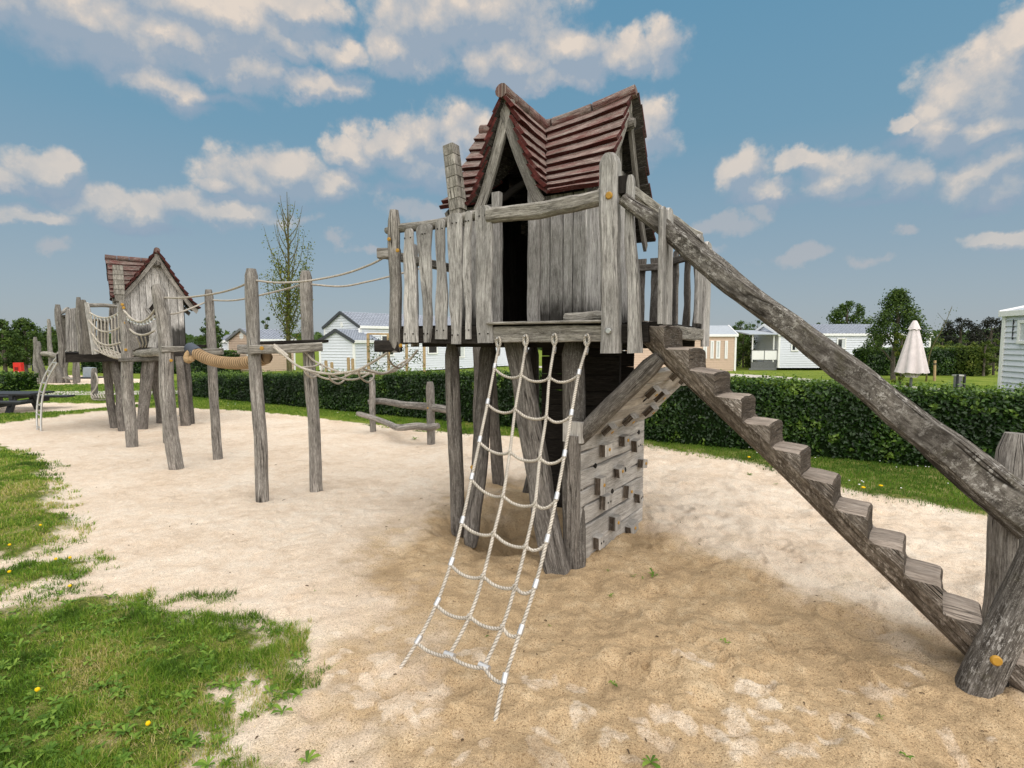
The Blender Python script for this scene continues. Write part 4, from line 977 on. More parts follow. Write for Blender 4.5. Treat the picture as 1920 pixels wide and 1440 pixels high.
# ------------------------------------------------------------------ climbing net hung from the deck beam
def net():
    fr = FR1; hooks = [(935, 633), (986, 629), (1040, 627), (1101, 628)]
    tops = [fr.W(fr.atv(x, y, -.075)[0], -.075, fr.atv(x, y, -.075)[1]) for x, y in hooks]
    root = thing('climbing_net', (tops[0] + tops[3]) / 2 * 1.0, 'pale rope climbing net slung from the deck beam down to the sand', 'climbing net')
    foot1, foot4 = G(750, 1255, .0), G(930, 1347, .0)
    n1, n4 = foot1.y, foot4.y
    # verticals through measured points; depth runs evenly from the beam to the ground
    def line(pts, top, Dend, sink=True):
        out = [top]; yT, yB = top.y, Dend; z0 = top.z
        for px, py in pts:
            # slanted plane through the hook and the foot: solve the depth on the line top->foot at this picture height
            out.append((px, py))
        return out
    # slanted plane of the net
    A, B, C = tops[0], tops[3], G(750, 1255); n = (B - A).cross(C - A).normalized()
    n2 = (tops[3] - tops[0]).cross(foot4 - tops[0]).normalized()
    def onpl(px, py):
        # blend of the two planes so that both feet lie on the sand
        r = ray(px, py); o = V((0, 0, H)); p = o + r * ((A - o).dot(n) / r.dot(n)); q = o + r * ((A - o).dot(n2) / r.dot(n2))
        s = max(0, min(1, (px - (935 - (py - 633) * .30)) / 185)); return p.lerp(q, s)
    LP = [[(927, 690), (914, 757), (899, 828), (884, 898), (866, 980), (845, 1058), (818, 1133), (782, 1204), (750, 1255)],
          [(977, 704), (966, 768), (956, 848), (943, 930), (926, 1000), (906, 1080), (881, 1155), (843, 1228)],
          [(1030, 709), (1024, 782), (1012, 860), (1003, 945), (986, 1024), (966, 1100), (942, 1175), (908, 1250)],
          [(1085, 702), (1071, 778), (1058, 855), (1043, 935), (1025, 1015), (1003, 1100), (975, 1186), (945, 1278), (930, 1347)]]
    nodes = [[onpl(*p) for p in L] for L in LP]
    R = .0095
    def rope(pts, r=R, parent=root, name='rope'):
        mb = MB(); tube(mb, resample(pts, .0085), r, n=9, strands=3, pitch=.055, seed=0.0); return mb.build(name, M['rope'], parent)
    for i in range(4):
        pts = [tops[i] + V((0, 0, -.075))] + nodes[i]
        if i in (0, 3): pts[-1] = pts[-1] + (pts[-1] - pts[-2]).normalized() * .05; pts[-1].z = max(pts[-1].z, -.03)
        v = rope(pts, R * 1.05)
        # thimble eye at the hook
        t = tops[i]; mb = MB(); loop = [t + fr.U * (.017 * math.sin(a)) + V((0, 0, -.035 + .038 * math.cos(a))) - fr.V * .004 for a in [k * math.pi / 8 for k in range(-7, 8)]]
        tube(mb, resample([t + V((0, 0, -.085))] + loop + [t + V((0, 0, -.085))], .008), .0095, n=8, strands=3, pitch=.055, seed=0.0); mb.build('eye_splice', M['rope'], v)
        mb = MB(); tube(mb, [t + fr.V * .03, t - fr.V * .02, t - fr.V * .03 + V((0, 0, -.012))], .008, n=8); tube(mb, [t + fr.U * (.011 * math.sin(a)) + V((0, 0, -.033 + .026 * math.cos(a))) - fr.V * .004 for a in [k * math.pi / 6 for k in range(13)]], .005, n=6); mb.build('hook', M['steel'], v)
        dn = (nodes[i][0] - t).normalized(); mb = MB(); c = t + V((0, 0, -.09)); tube(mb, [c, c + dn * .05], .0145, n=12); mb.build('ferrule', M['alu'], v)
        if i in (0, 3):
            for k in range(8):
                p = nodes[i][k]; q = (nodes[i][k + 1] - p).normalized(); mb = MB(); tube(mb, [p - q * .036, p - q * .030, p - q * .0, p + q * .008], lambda s: .0142, n=12); mb.build('ferrule', M['alu'], v)
    sag = [.042, .042, .038, .038, .034, .034, .03, .02]
    for k in range(8):
        row = [nodes[i][k] for i in range(4)]; pts = [row[0] + V((0, 0, -.005))]
        for i in range(3):
            a, b = row[i], row[i + 1]
            for s in (.3, .6, .85): pts.append(a.lerp(b, s) + V((0, 0, -sag[k] * (.9 if i != 1 else .75) * math.sin(math.pi * s) ** .8)) + V((0, -.012, 0)))
            pts.append(b + V((0, -.012, .0)))
        rg = rope(pts, R * 1.02, root, 'rung_rope')
        for i in (1, 2):
            p = nodes[i][k]
            if k == 7:
                mb = MB(); e = (row[i + 1] - row[i - 1]).normalized(); tube(mb, [p - e * .03, p + e * .03], .0145, n=12); mb.build('ferrule', M['alu'], rg)
            else:
                mb = MB(); tube(mb, [p + V((0, -.008, .014)), p + V((0, -.010, 0)), p + V((0, -.008, -.014))], .0135, n=10); mb.build('knot', M['rope'], rg)
net()
# ------------------------------------------------------------------ second tower at the far left
def left_tower():
    dz = -.33
    fr = Fr((-7.51, 9.64), 52, hs=.82, dz=dz)
    root = thing('play_tower', (-7.6, 10.4, 0), 'distant play tower at the left with red roof, diamond window and leaning legs', 'play tower', 'crooked-roofed play towers')
    hs = House(fr, vr=1.27); build_house(hs, root, chim=(-.64, 2.86, -.70, 3.42, .50, .17), diamond=True)
    z = DECK
    deck(fr, root, [(-2.3, -.62), (0, -.62), (0, 1.95), (-2.3, 1.95)], seed=3, bw=.22)
    for a, b in (((.02, -.62), (.02, 1.95)), ((-2.3, -.64), (0, -.64)), ((0, 1.97), (-2.3, 1.97))):
        mb = MB(); plank(mb, fr.W(*a, z - .10), fr.W(*b, z - .10), .14, .05, (0, 0, 1), wob=.008, n=8); mb.build('deck_beam', M['darkwood'], root)
    def pp(D, x0, y0, x1, y1, r, mat='post', name='post'):
        mb = MB(); log(mb, P(x0, y0, D), P(x1, y1, D), r, r * .95, bend=.02, n=12); return mb.build(name, M[mat], root)
    def pb(D, xl0, xr0, yb, xl1, xr1, yt, mat='picket', name='picket', t=.03, yaw=(1, 0, 0)):
        a0, a1 = P(xl0, yb, D), P(xr0, yb, D); b0, b1 = P(xl1, yt, D), P(xr1, yt, D); mb = MB()
        plank(mb, (a0 + a1) / 2, (b0 + b1) / 2, (a1 - a0).length, t, yaw, wob=.012, n=10, w1=(b1 - b0).length, tip=.02); return mb.build(name, M[mat], root)
    pp(9.3, 117, 690, 108, 571, .048)
    pb(9.75, 113, 128, 655, 110, 127, 590, 'leg')
    for i, x in enumerate((126.5, 130.5, 134.5, 138.5, 142.5)): pb(9.35 + .03 * i, x - 2 + i * .6, x + 2.6 + i * .6, 659 - (i % 2), x - 2, x + 2, 579 - i * .5)
    pp(9.35, 152, 664, 147, 557, .042)
    pb(9.32, 158, 177, 664, 149, 160, 562, 'leg'); pb(9.30, 173, 186, 664, 158, 166, 567)
    mb = MB(); log(mb, P(155, 571, 9.4), P(219, 575, 9.9), .036, .036); mb.build('top_rail', M['beam'], root)
    pp(9.95, 213, 655, 209, 572, .04)
    mb = MB(); log(mb, P(112, 588, 9.4), P(128, 578, 10.2), .03, .03); mb.build('top_rail', M['beam'], root)
    mb = MB(); log(mb, P(113, 592, 9.4), P(128, 592, 10.2), .02, .02); mb.build('mid_rail', M['beam'], root)
    for x, w in ((172, 5), (178, 6), (187, 6), (194, 7), (201, 6)): pb(11.5, x - w / 2, x + w / 2, 652, x - w / 2 - 1, x + w / 2 - 1, 598, 'leg')
    mb = MB(); log(mb, P(165, 601, 11.45), P(215, 603, 11.45), .03); mb.build('top_rail', M['leg'], root)
    # legs, most of them leaning
    def leg(x0, y0, x1, y1, dD, r, flat=None):
        b = G(x0, y0); t = P(x1, y1, b.y + dD); b.z = -.1; mb = MB()
        if flat: plank(mb, b, t, flat[0], flat[1], (1, .1, 0), wob=.014, bow=.03, n=12, ch=.015, w1=flat[2])
        else: log(mb, b, t, r, r * .95, bend=.03, n=12)
        return mb.build('leg', M['leg'], root)
    leg(215, 802, 200, 668, 0, .07); leg(232, 808, 212, 668, .2, .075); leg(240, 800, 224, 668, .3, .05)
    leg(265, 805, 280, 668, .3, 0, (.17, .08, .22)); leg(303, 792, 288, 668, -.2, .095)
    leg(348, 798, 336, 668, 0, 0, (.17, .08, .13)); leg(357, 795, 347, 668, 0, .075); leg(341, 780, 340, 668, 0, .05)
    leg(114, 705, 116, 668, 0, .05); leg(141, 720, 140, 668, 0, .06)
left_tower()

def arched_ladder():
    b0, b1 = G(70, 806), G(77, 809); root = thing('arched_ladder', (b0 + b1) / 2, 'curved steel ladder arching up to the far tower deck', 'ladder')
    # arch in a vertical plane between the foot and the deck edge
    L1 = [(70, 806, 0), (69, 778, .05), (72, 745, .1), (81, 712, .14), (96, 684, .18), (112, 664, .2), (123, 653, .22)]
    L2 = [(77, 809, 0), (77, 778, .05), (80, 745, .1), (90, 711, .14), (106, 683, .18), (120, 664, .2), (130, 652, .22)]
    S = []
    for L, b in ((L1, b0), (L2, b1)):
        pts = resample([P(x, y, b.y + d) for x, y, d in L], .06); pts[0].z = -.05; S.append(pts); mb = MB(); tube(mb, pts, .017, n=8); mb.build('side_rail', M['steel'], root)
    for k in range(8):
        s = .06 + k * .125; a = S[0][int(s * (len(S[0]) - 1))]; b = S[1][int(s * (len(S[1]) - 1))]; mb = MB(); tube(mb, [a, b], .013, n=8); mb.build('rung', M['steel'], root)
arched_ladder()

# ------------------------------------------------------------------ post platforms between the towers
def platform_mid():
    b1, b2 = G(492, 937), G(593, 920); D1, D2 = b1.y, b2.y
    root = thing('post_platform', (b1 + b2) / 2, 'two tall posts joined by a small plank platform midway between the towers', 'post platform', 'post platforms between the towers')
    for (x0, y0, x1, y1, D, r, sd) in ((492, 937, 471, 504, D1, .066, 2.2), (593, 920, 573, 508, D2, .066, 5.1)):
        b = G(x0, y0); t = P(x1, y1, D); pts = [V((b.x, b.y, -.12)), b, b.lerp(t, .28) + V((.012, 0, 0)), b.lerp(t, .5) + V((-.004, 0, 0)), b.lerp(t, .72) + V((-.012, 0, 0)), t]
        mb = MB(); tube(mb, resample(pts, .07), (r, r * .93), n=16, rough=.10, seed=sd, round_end=.04); mb.build('post', M['post'], root)
    a, b = P(477, 655, D1 - .085), P(598, 650, D2 - .075)
    mb = MB(); plank(mb, a - (b - a).normalized() * .05, b + (b - a).normalized() * .03, .095, .075, (0, 0, 1), wob=.006, bow=.015, n=12, ch=.012); mb.build('cross_beam', M['beam'], root)
    back = V((.40, .92, 0)).normalized()
    mb = MB(); plank(mb, P(458, 655, D1 + .12) , P(590, 652, D2 + .22), .085, .07, (0, 0, 1), wob=.006, n=8, ch=.012); mb.build('cross_beam', M['leg'], root)
    mb = MB(); c0 = a + V((0, 0, .062)); c1 = b + V((0, 0, .062))
    for k in range(4):
        o = back * (.02 + k * .075); plank(mb, c0.lerp(c1, .07) + o, c0.lerp(c1, .88) + o, .07, .03, back, wob=.008, n=10)
    mb.build('platform_boards', M['darkwood'], root)
    mb = MB(); plank(mb, P(452, 655, D1 + .10), P(476, 655, D1 - .0), .10, .09, (0, 0, 1), n=3, ch=.012); mb.build('beam_stub', M['post'], root)
    for x, y, D in ((491, 653, D1 - .128), (584, 649, D2 - .12)): cap_at(root, P(x, y, D), (0.3, -1, 0), .020)
    return D1, D2
DM1, DM2 = platform_mid()

def platform_left():
    b3, b4, b5 = G(332, 878), G(410, 861), G(248, 838)
    root = thing('post_platform', (b3 + b4 + b5) / 3, 'three legged post platform with rope bridge moored to it, next to the distant tower', 'post platform', 'post platforms between the towers')
    def post(px0, py0, px1, py1, r, sd, dD=0.0, n=14):
        b = G(px0, py0); t = P(px1, py1, b.y + dD); mb = MB(); d = (b - t).normalized(); log(mb, b + d * .12, t, r, r * .92, bend=.03, seed=sd, n=n, round_end=.04); return mb.build('post', M['post'], root)
    post(332, 879, 296, 534, .088, 3.1, .05); post(410, 861, 391, 543, .062, 6.4); post(248, 838, 232, 563, .082, 9.2); post(314, 830, 306, 668, .06, 4.4)
    D3, D4, D5 = b3.y, b4.y, b5.y
    mb = MB(); log(mb, P(254, 662, D5 - .2), P(304, 660, D3 + .25), .055, .06); mb.build('cross_log', M['beam'], root)
    mb = MB(); plank(mb, P(226, 675, D5 - .12), P(318, 672, D3 + .5), .06, .06, (0, 0, 1), wob=.006, n=10, ch=.012); mb.build('cross_beam', M['leg'], root)
    mb = MB(); plank(mb, P(302, 655, D3 - .09), P(358, 655, D3 + .15), .085, .07, (0, 0, 1), wob=.006, n=8, ch=.012); mb.build('cross_beam', M['beam'], root)
    mb = MB(); plank(mb, P(366, 660, D4 - .08), P(418, 659, D4 - .02), .09, .07, (0, 0, 1), wob=.006, n=8, ch=.012); mb.build('cross_beam', M['beam'], root)
    mb = MB()
    for k in range(5):
        a = P(262, 650, D5 + .15).lerp(P(322, 650, D3 - .02), k / 4 * .9 + .05); b = P(318, 648, 8.4).lerp(P(392, 649, D4), k / 4 * .9 + .05); plank(mb, a, b, .15, .04, (b - a).cross(V((0, 0, 1))), wob=.006, n=5)
    mb.build('platform_boards', M['darkwood'], root)
    for x, y in ((229.5, 571), (232, 577), (236, 605), (236, 656)): cap_at(root, P(x, y, D5 - .085), (.3, -1, 0), .022)
    cap_at(root, P(321, 676, D3 - .09), (.3, -1, 0), .02)
    # slanting side board of the net bridge
    mb = MB(); plank(mb, P(258, 655, 7.9), P(240, 600, 8.1), .13, .04, (1, 0, 0), wob=.01, n=8, w1=.09); mb.build('side_board', M['leg'], root)
    mb = MB(); plank(mb, P(286, 652, 7.4), P(296, 600, 7.5), .12, .04, (1, 0, 0), wob=.01, n=8); mb.build('side_board', M['picket'], root)
    return D3, D4, D5
DL3, DL4, DL5 = platform_left()

# ------------------------------------------------------------------ ropes
def rope_thing(name, pts, r, label, cat, group=None, mat='rope2', pitch=.06, step=.02, parent=None, pname=None):
    mb = MB(); tube(mb, resample(pts, step), r, n=8, strands=3 if step < .03 else 0, pitch=pitch)
    if parent: return mb.build(pname or name, M[mat], parent)
    o = mb.build(name, M[mat], None, pts[0]); return props(o, label, cat, group)
def ropes():
    g = 'handrail ropes strung between the posts'
    rope_thing('handrail_rope', [P(309, 558, DL3), P(345, 558, 6.5), P(400, 551, 6.1), P(440, 541, 5.8), P(470, 528, DM1 - .02)], .012, 'handrail rope from the leaning left post to the nearer midway post', 'rope', g)
    rope_thing('handrail_rope', [P(481, 526, DM1 - .02), P(520, 530, 5.3), P(575, 527, 5.15), P(640, 515, 5.0), P(690, 498, 4.85), P(720, 483, 4.75)], .0105, 'grey handrail rope rising from the nearer midway post to the big tower rail stub', 'rope', g)
    rope_thing('handrail_rope', [P(398, 563, DL4), P(440, 563, 7.0), P(490, 553, 6.5), P(540, 541, 6.1), P(570, 532, DM2)], .012, 'handrail rope from the slim post behind the thick tan rope to the farther midway post', 'rope', g)
    rope_thing('handrail_rope', [P(581, 533, DM2), P(640, 537, 5.8), P(690, 528, 5.75), P(740, 516, 5.7), P(800, 500, 5.7)], .011, 'grey handrail rope from the farther midway post passing behind the big tower pickets', 'rope', g)
    rope_thing('handrail_rope', [P(296, 585, DL3 + .1), P(315, 589, 7.0), P(340, 585, 7.1), P(385, 567, DL4)], .012, 'short sagging grey handrail rope in front of the distant house wall', 'rope', g)
    # looped rope bridge
    a1, a2 = P(514, 651, DM1 - .10), P(566, 650, DM2 - .10); e1, e2 = P(727, 661, 4.78), P(783, 656, 5.4)
    root = thing('rope_bridge', (a1 + e1) / 2 - V((0, 0, .3)), 'slack pale rope bridge with hanging loops between midway platform and big tower', 'rope bridge')
    L1 = [a1, P(535, 668, 5.3), P(560, 687, 5.2), P(590, 697, 5.1), P(620, 701, 5.02), P(650, 698, 4.95), P(675, 692, 4.9), P(700, 678, 4.83), e1]
    L2 = [a2, P(585, 673, 5.7), P(605, 685, 5.65), P(640, 698, 5.55), P(690, 700, 5.5), P(720, 699, 5.45), P(745, 691, 5.42), P(765, 678, 5.4), e2]
    L3 = [P(575, 693, 5.2), P(600, 706, 5.3), P(620, 711, 5.35), P(640, 709, 5.4), P(665, 698, 5.3), P(690, 694, 5.3), P(720, 700, 5.35), P(745, 694, 5.4)]
    L4 = [P(567, 689, 5.2), P(588, 687, 5.4), P(602, 683, 5.6), P(604, 694, 5.5), P(594, 704, 5.4), P(585, 708, 5.3), P(574, 700, 5.2), P(570, 691, 5.2)]
    L5 = [P(617, 702, 5.05), P(620, 712, 5.1), P(632, 719, 5.2), P(643, 715, 5.3), P(648, 706, 5.5), P(647, 699, 5.5)]
    L6 = [P(672, 693, 4.9), P(675, 706, 5.0), P(688, 716, 5.2), P(698, 712, 5.3), P(701, 703, 5.4), P(694, 699, 5.45)]
    L7 = [P(623, 704, 5.05), P(636, 709, 5.2), P(655, 712, 5.3), P(675, 709, 5.4), P(694, 700, 5.5)]
    L8 = [P(727, 665, 4.78), P(730, 676, 4.9), P(740, 687, 5.1), P(752, 689, 5.3), P(760, 681, 5.38)]
    L9 = [P(678, 690, 4.9), P(700, 698, 5.1), P(722, 700, 5.3), P(748, 684, 5.4), P(772, 670, 5.4)]
    for i, L in enumerate((L1, L2, L3, L4, L5, L6, L7, L8, L9)):
        mb = MB(); tube(mb, resample(L, .02), .0125 if i < 2 else .0105, n=8, strands=3, pitch=.055, seed=0.0); mb.build('bridge_rope' if i < 2 else 'loop_rope', M['rope'], root)
    for p, q in ((P(521, 657, 5.37), P(526, 662, 5.35)), (P(571, 655, 5.75), P(576, 662, 5.73))): mb = MB(); tube(mb, [p, q], .020, n=10); mb.build('ferrule', M['alu'], root)
    mb = MB(); tube(mb, resample([a1 + V((-.02, .05, .02)), P(540, 668, 5.3)], .03), .016, n=8); mb.build('rope_sleeve', M['rope'], root)
    # thick coir rope
    p = [P(360, 656, 6.9), P(372, 664, 6.75), P(390, 673, 6.6), P(415, 679, 6.4), P(445, 681, 6.15), P(475, 678, 5.9), P(500, 670, 5.75)]
    root = thing('coir_rope', (p[0] + p[-1]) / 2 - V((0, 0, .2)), 'very thick tan rope walkway sagging between the two post platforms', 'thick rope')
    mb = MB(); tube(mb, resample(p, .009), .070, n=30, strands=3, pitch=.165, seed=0.0); mb.build('rope_body', M['coil'], root)
    mb = MB(); tube(mb, [P(357, 653, 6.95), P(364, 658, 6.85), P(371, 663, 6.77)], .076, n=14); mb.build('end_wrap', plain('dark_blue_wrap', (.06, .07, .09), .6), root)
    mb = MB(); tube(mb, resample([P(356, 660, 6.8), P(350, 668, 6.78), P(352, 676, 6.75), P(360, 672, 6.7)], .04), .04, n=9, rough=.1); mb.build('loose_end', M['coir'], root)
    # net bridge between the far tower and the three legged platform
    root = thing('net_bridge', P(195, 660, 8.9), 'sagging net bridge with rope sides leading from the far tower to the three legged platform', 'net bridge')
    D0, D1 = 9.3, 8.25
    def sagrope(y0, ym, y1, x0, x1, r=.013, d=0.0, D0=D0, D1=D1):
        return [P(x0, y0, D0 + d), P(x0 + (x1 - x0) * .25, y0 + (ym - y0) * .75, D0 + (D1 - D0) * .25 + d), P((x0 + x1) / 2, ym, (D0 + D1) / 2 + d), P(x0 + (x1 - x0) * .75, y1 + (ym - y1) * .75, D0 + (D1 - D0) * .75 + d), P(x1, y1, D1 + d)]
    near = [(586, 596, 584, 168, 226), (600, 622, 612, 166, 228), (622, 647, 642, 170, 228)]
    far_ = [(583, 594, 580, 232, 296, 1.1), (606, 624, 612, 240, 292, .9)]
    tops = []
    for y0, ym, y1, x0, x1 in near:
        L = resample(sagrope(y0, ym, y1, x0, x1), .03); tops.append(L); mb = MB(); tube(mb, L, .015, n=7); mb.build('side_rope', M['rope'], root)
    L2 = []
    for args in ((582, 603, 575, 232, 294), (594, 604, 592, 238, 293), (614, 628, 620, 240, 290)):
        L = resample(sagrope(*args, D0=8.1, D1=7.1), .03); L2.append(L); mb = MB(); tube(mb, L, .015, n=7); mb.build('side_rope', M['rope'], root)
    for i in range(9):
        s = .06 + i * .11; f = lambda L: L[int(s * (len(L) - 1))]
        mb = MB(); q = f(tops[2]); tube(mb, resample([f(tops[0]), f(tops[0]).lerp(q, .5) + V((.02, -.03, 0)), q, q + V((.12, -.05, -.20)), q + V((.30, .10, -.24))], .04), .009, n=6); mb.build('hanger_rope', M['rope'], root)
        mb = MB(); q = f(L2[1]); tube(mb, [q, q + V((-.01, 0, -.03)), q + V((0, 0, -.045))], .018, n=7); mb.build('ferrule', M['alu'], root)
        mb = MB(); q = f(tops[0]); tube(mb, [q, q + V((-.01, 0, -.03)), q + V((0, 0, -.045))], .016, n=7); mb.build('ferrule', M['alu'], root)
    for i in range(9):
        s = .1 + i * .1; a = P(176 + 58 * s, 655 + 17 * math.sin(s * 1.7), 9.3 - 1.1 * s); b = P(200 + 60 * s, 652 + 14 * math.sin(s * 2), 9.6 - 1.5 * s); mb = MB(); tube(mb, [a, b], .011, n=6); mb.build('floor_rope', M['rope'], root)
    for k in range(4):
        mb = MB(); tube(mb, resample([P(176 + 24 * k / 3, 655 - k, 9.3 + .1 * k), P(205 + 20 * k / 3, 668 - 1.5 * k, 8.8), P(232 + 12 * k / 3, 672 - 2 * k, 8.25)], .06), .011, n=6); mb.build('floor_rope', M['rope'], root)
    for i in range(6):
        a = P(262 + i * 5, 651, 7.9); b = P(256 + i * 8, 632 - (i % 2) * 2, 7.7); mb = MB(); tube(mb, [a, a.lerp(b, .5) + V((.02, 0, -.02)), b], .009, n=6); mb.build('hanger_rope', M['rope'], root)
ropes()

# ------------------------------------------------------------------ log seats by the hedge
def log_frame():
    p1, p2 = G(700, 809), G(808, 832); root = thing('log_barrier', (p1 + p2) / 2, 'low barrier of two crooked logs on short posts by the hedge', 'barrier')
    for p, top, r, s in ((p1, P(697, 708, p1.y), .055, 1.0), (p2, P(806, 716, p2.y), .066, 2.0)):
        mb = MB(); log(mb, V((p.x, p.y, -.1)), top, r, r, bend=.01, seed=s, round_end=.015); mb.build('post', M['post'], root)
    D1, D2 = p1.y, p2.y
    mb = MB(); tube(mb, resample([P(690, 754, D1 + .14), P(715, 752, D1 + .1), P(760, 759, (D1 + D2) / 2 + .1), P(800, 762, D2 + .1), P(850, 770, D2 - .25)], .08), (.058, .062), n=12, rough=.10, seed=3.0, round_end=.03); mb.build('log_rail', M['post'], root)
    mb = MB(); tube(mb, resample([P(669, 775, D1 - .12), P(700, 784, D1 - .2), P(730, 795, D1 - .4), P(748, 802, D2 + .1), P(780, 799, D2 - .02), P(805, 801, D2 - .12), P(823, 798, D2 - .17)], .07), (.046, .060), n=12, rough=.12, seed=5.0, round_end=.02); mb.build('log_rail', M['post'], root)
    cap_at(root, P(802, 765, D2 - .07), (0, -1, 0), .014)
log_frame()

# ------------------------------------------------------------------ things at the far left
def picnic_table():
    c = G(62, 776); D = c.y; root = thing('picnic_table', V((c.x - .6, D + .4, 0)), 'long black picnic table with benches beside the arched ladder', 'picnic table')
    ex = V((1, .06, 0)).normalized(); ey = V((-.06, 1, 0)).normalized()
    o = P(80, 735, D + .45); o.z = 0; zt = P(80, 737, D + .45).z
    Lx = m(2.6)
    mb = MB()
    for k in range(4): plank(mb, o + ex * -Lx + ey * (-.27 + k * .18) + V((0, 0, zt)), o + ey * (-.27 + k * .18) + V((0, 0, zt)), .165, .045, ey, n=3)
    mb.build('table_top', M['black'], root)
    zb = P(100, 752, D).z
    for s in (-1, 1):
        mb = MB()
        for k in range(2): plank(mb, o + ex * -Lx + ey * s * (.58 + k * .15) + V((0, 0, zb)), o + ex * .15 + ey * s * (.58 + k * .15) + V((0, 0, zb)), .13, .045, ey, n=3)
        mb.build('bench', M['black'], root)
    for k in (-.45, -1.55):
        mb = MB(); c = o + ex * k
        for s in (-1, 1): plank(mb, c + ey * s * .42 + V((0, 0, -.02)), c + ey * s * .22 + V((0, 0, zt - .02)), .12, .09, ex, n=3)
        plank(mb, c - ey * .72 + V((0, 0, zb - .07)), c + ey * .72 + V((0, 0, zb - .07)), .10, .08, (0, 0, 1), n=3); plank(mb, c - ey * .34 + V((0, 0, zt - .07)), c + ey * .34 + V((0, 0, zt - .07)), .10, .08, (0, 0, 1), n=3)
        mb.build('trestle', M['black'], root)
picnic_table()
def net_swing():
    b = G(178, 752); root = thing('net_swing', b, 'single wooden post with a pale rope hammock net hanging beside it', 'net swing')
    mb = MB(); log(mb, V((b.x, b.y, -.1)), P(177, 690, b.y), .075, .075, round_end=.02); mb.build('post', M['post'], root)
    mb = MB(); tube(mb, resample([P(179, 699, b.y - .1), P(183, 712, b.y - .15), P(180, 727, b.y - .15), P(172, 738, b.y - .15), P(174, 748, b.y - .2), P(190, 751, b.y - .2), P(205, 747, b.y - .1)], .06), .020, n=7); mb.build('edge_rope', M['rope'], root)
    mb = MB()
    for k in range(7): tube(mb, resample([P(172 + k * 5, 739 - k * .3, b.y - .1), P(176 + k * 5, 747 - abs(3 - k), b.y - .5)], .1), .012, n=5)
    for k in range(4): tube(mb, resample([P(171 + k, 739 + k * 3, b.y - .1 * k), P(190, 740 + k * 3.3, b.y - .1 * k), P(206, 737 + k * 3, b.y - .1 * k)], .1), .012, n=5)
    mb.build('net', M['rope'], root)
net_swing()
def far_playground():
    D = 22.0; b = G(110, 718); D = b.y
    root = thing('trunk_climber', G(105, 715), 'distant grey play structure of leaning tree trunks on the far sand', 'climber')
    for x0, y0, x1, y1, r, nm in ((73, 708, 66, 632, .11, 'trunk_post'), (84, 709, 71, 640, .10, 'trunk_post'), (97, 715, 91, 598, .10, 'trunk_post'), (115, 716, 106, 665, .13, 'trunk_post'), (128, 703, 126, 668, .08, 'trunk_post'), (142, 719, 141, 668, .12, 'trunk_post'), (100, 713, 112, 660, .12, 'trunk_post')):
        bb = P(x0, y0, D); bb.z = -.1; mb = MB(); log(mb, bb, P(x1, y1, D), r, r * .6 if y1 < 640 else r * .9, bend=.06, n=10); mb.build(nm, M['post'], root)
    for a, b2, r in (((78, 663), (108, 667), .10), ((100, 668), (146, 668), .09), ((118, 708), (140, 712), .06)):
        mb = MB(); log(mb, P(*a, D - .1), P(*b2, D - .1), r, r, bend=.05); mb.build('cross_log', M['beam'], root)
far_playground()
def red_bin():
    D = G(35, 722).y + 1.0; c = P(35, 690, D); root = thing('red_cabinet', V((c.x, c.y, 0)), 'small red cabinet on a post behind the clipped hedge', 'red box')
    w = (P(42, 690, D) - P(27, 690, D)).length; h = (P(35, 680, D) - P(35, 700, D)).length
    mb = MB(); plank(mb, c - V((0, 0, h / 2)), c + V((0, 0, h / 2)), w, w * .6, (1, 0, 0), n=2, ch=.03); mb.build('cabinet_body', M['redbin'], root)
    mb = MB(); box(mb, c + V((0, -w * .32, -.02)), w * .45, .02, h * .28); mb.build('dark_emblem', plain('dark_red_print', (.18, .01, .01), .5), root)
    mb = MB(); box(mb, c + V((0, -w * .32, -h * .36)), w * .55, .02, h * .08); mb.build('white_print', M['white'], root)
    mb = MB(); tube(mb, [V((c.x, c.y, -.05)), V((c.x, c.y, c.z - h / 2))], .05, n=8); mb.build('post', M['greypanel'], root)
red_bin()
def bench_far(px, py, s, label):
    b = G(px, py); root = thing('bench', b, label, 'bench', 'distant dark benches')
    mb = MB(); plank(mb, b + V((-.6 * s, 0, .38)), b + V((.6 * s, 0, .38)), .32, .05, (0, 1, 0), n=3); mb.build('seat', M['black'], root)
    for k in (-.45, .45): mb = MB(); plank(mb, b + V((k * s, 0, -.02)), b + V((k * s, 0, .36)), .10, .25, (1, 0, 0), n=2); mb.build('leg', M['black'], root)
bench_far(50, 697, 1.0, 'dark bench behind the red cabinet on the far lawn'); bench_far(84, 698, .8, 'dark bench between the trunks of the distant climbing frame')
def grey_bin():
    b = G(168, 709); root = thing('litter_bin', b, 'grey litter bin on a dark slab before the far hedge', 'bin', 'grey litter bins')
    mb = MB(); plank(mb, b + V((0, 0, .05)), P(168, 689, b.y), .38, .34, (1, 0, 0), n=2, ch=.03); mb.build('bin_body', plain('grey_blue_metal', (.26, .30, .34), .5), root)
    mb = MB(); box(mb, b + V((.0, -.1, .03)), .9, .7, .06); mb.build('base_slab', M['black'], root)
grey_bin()
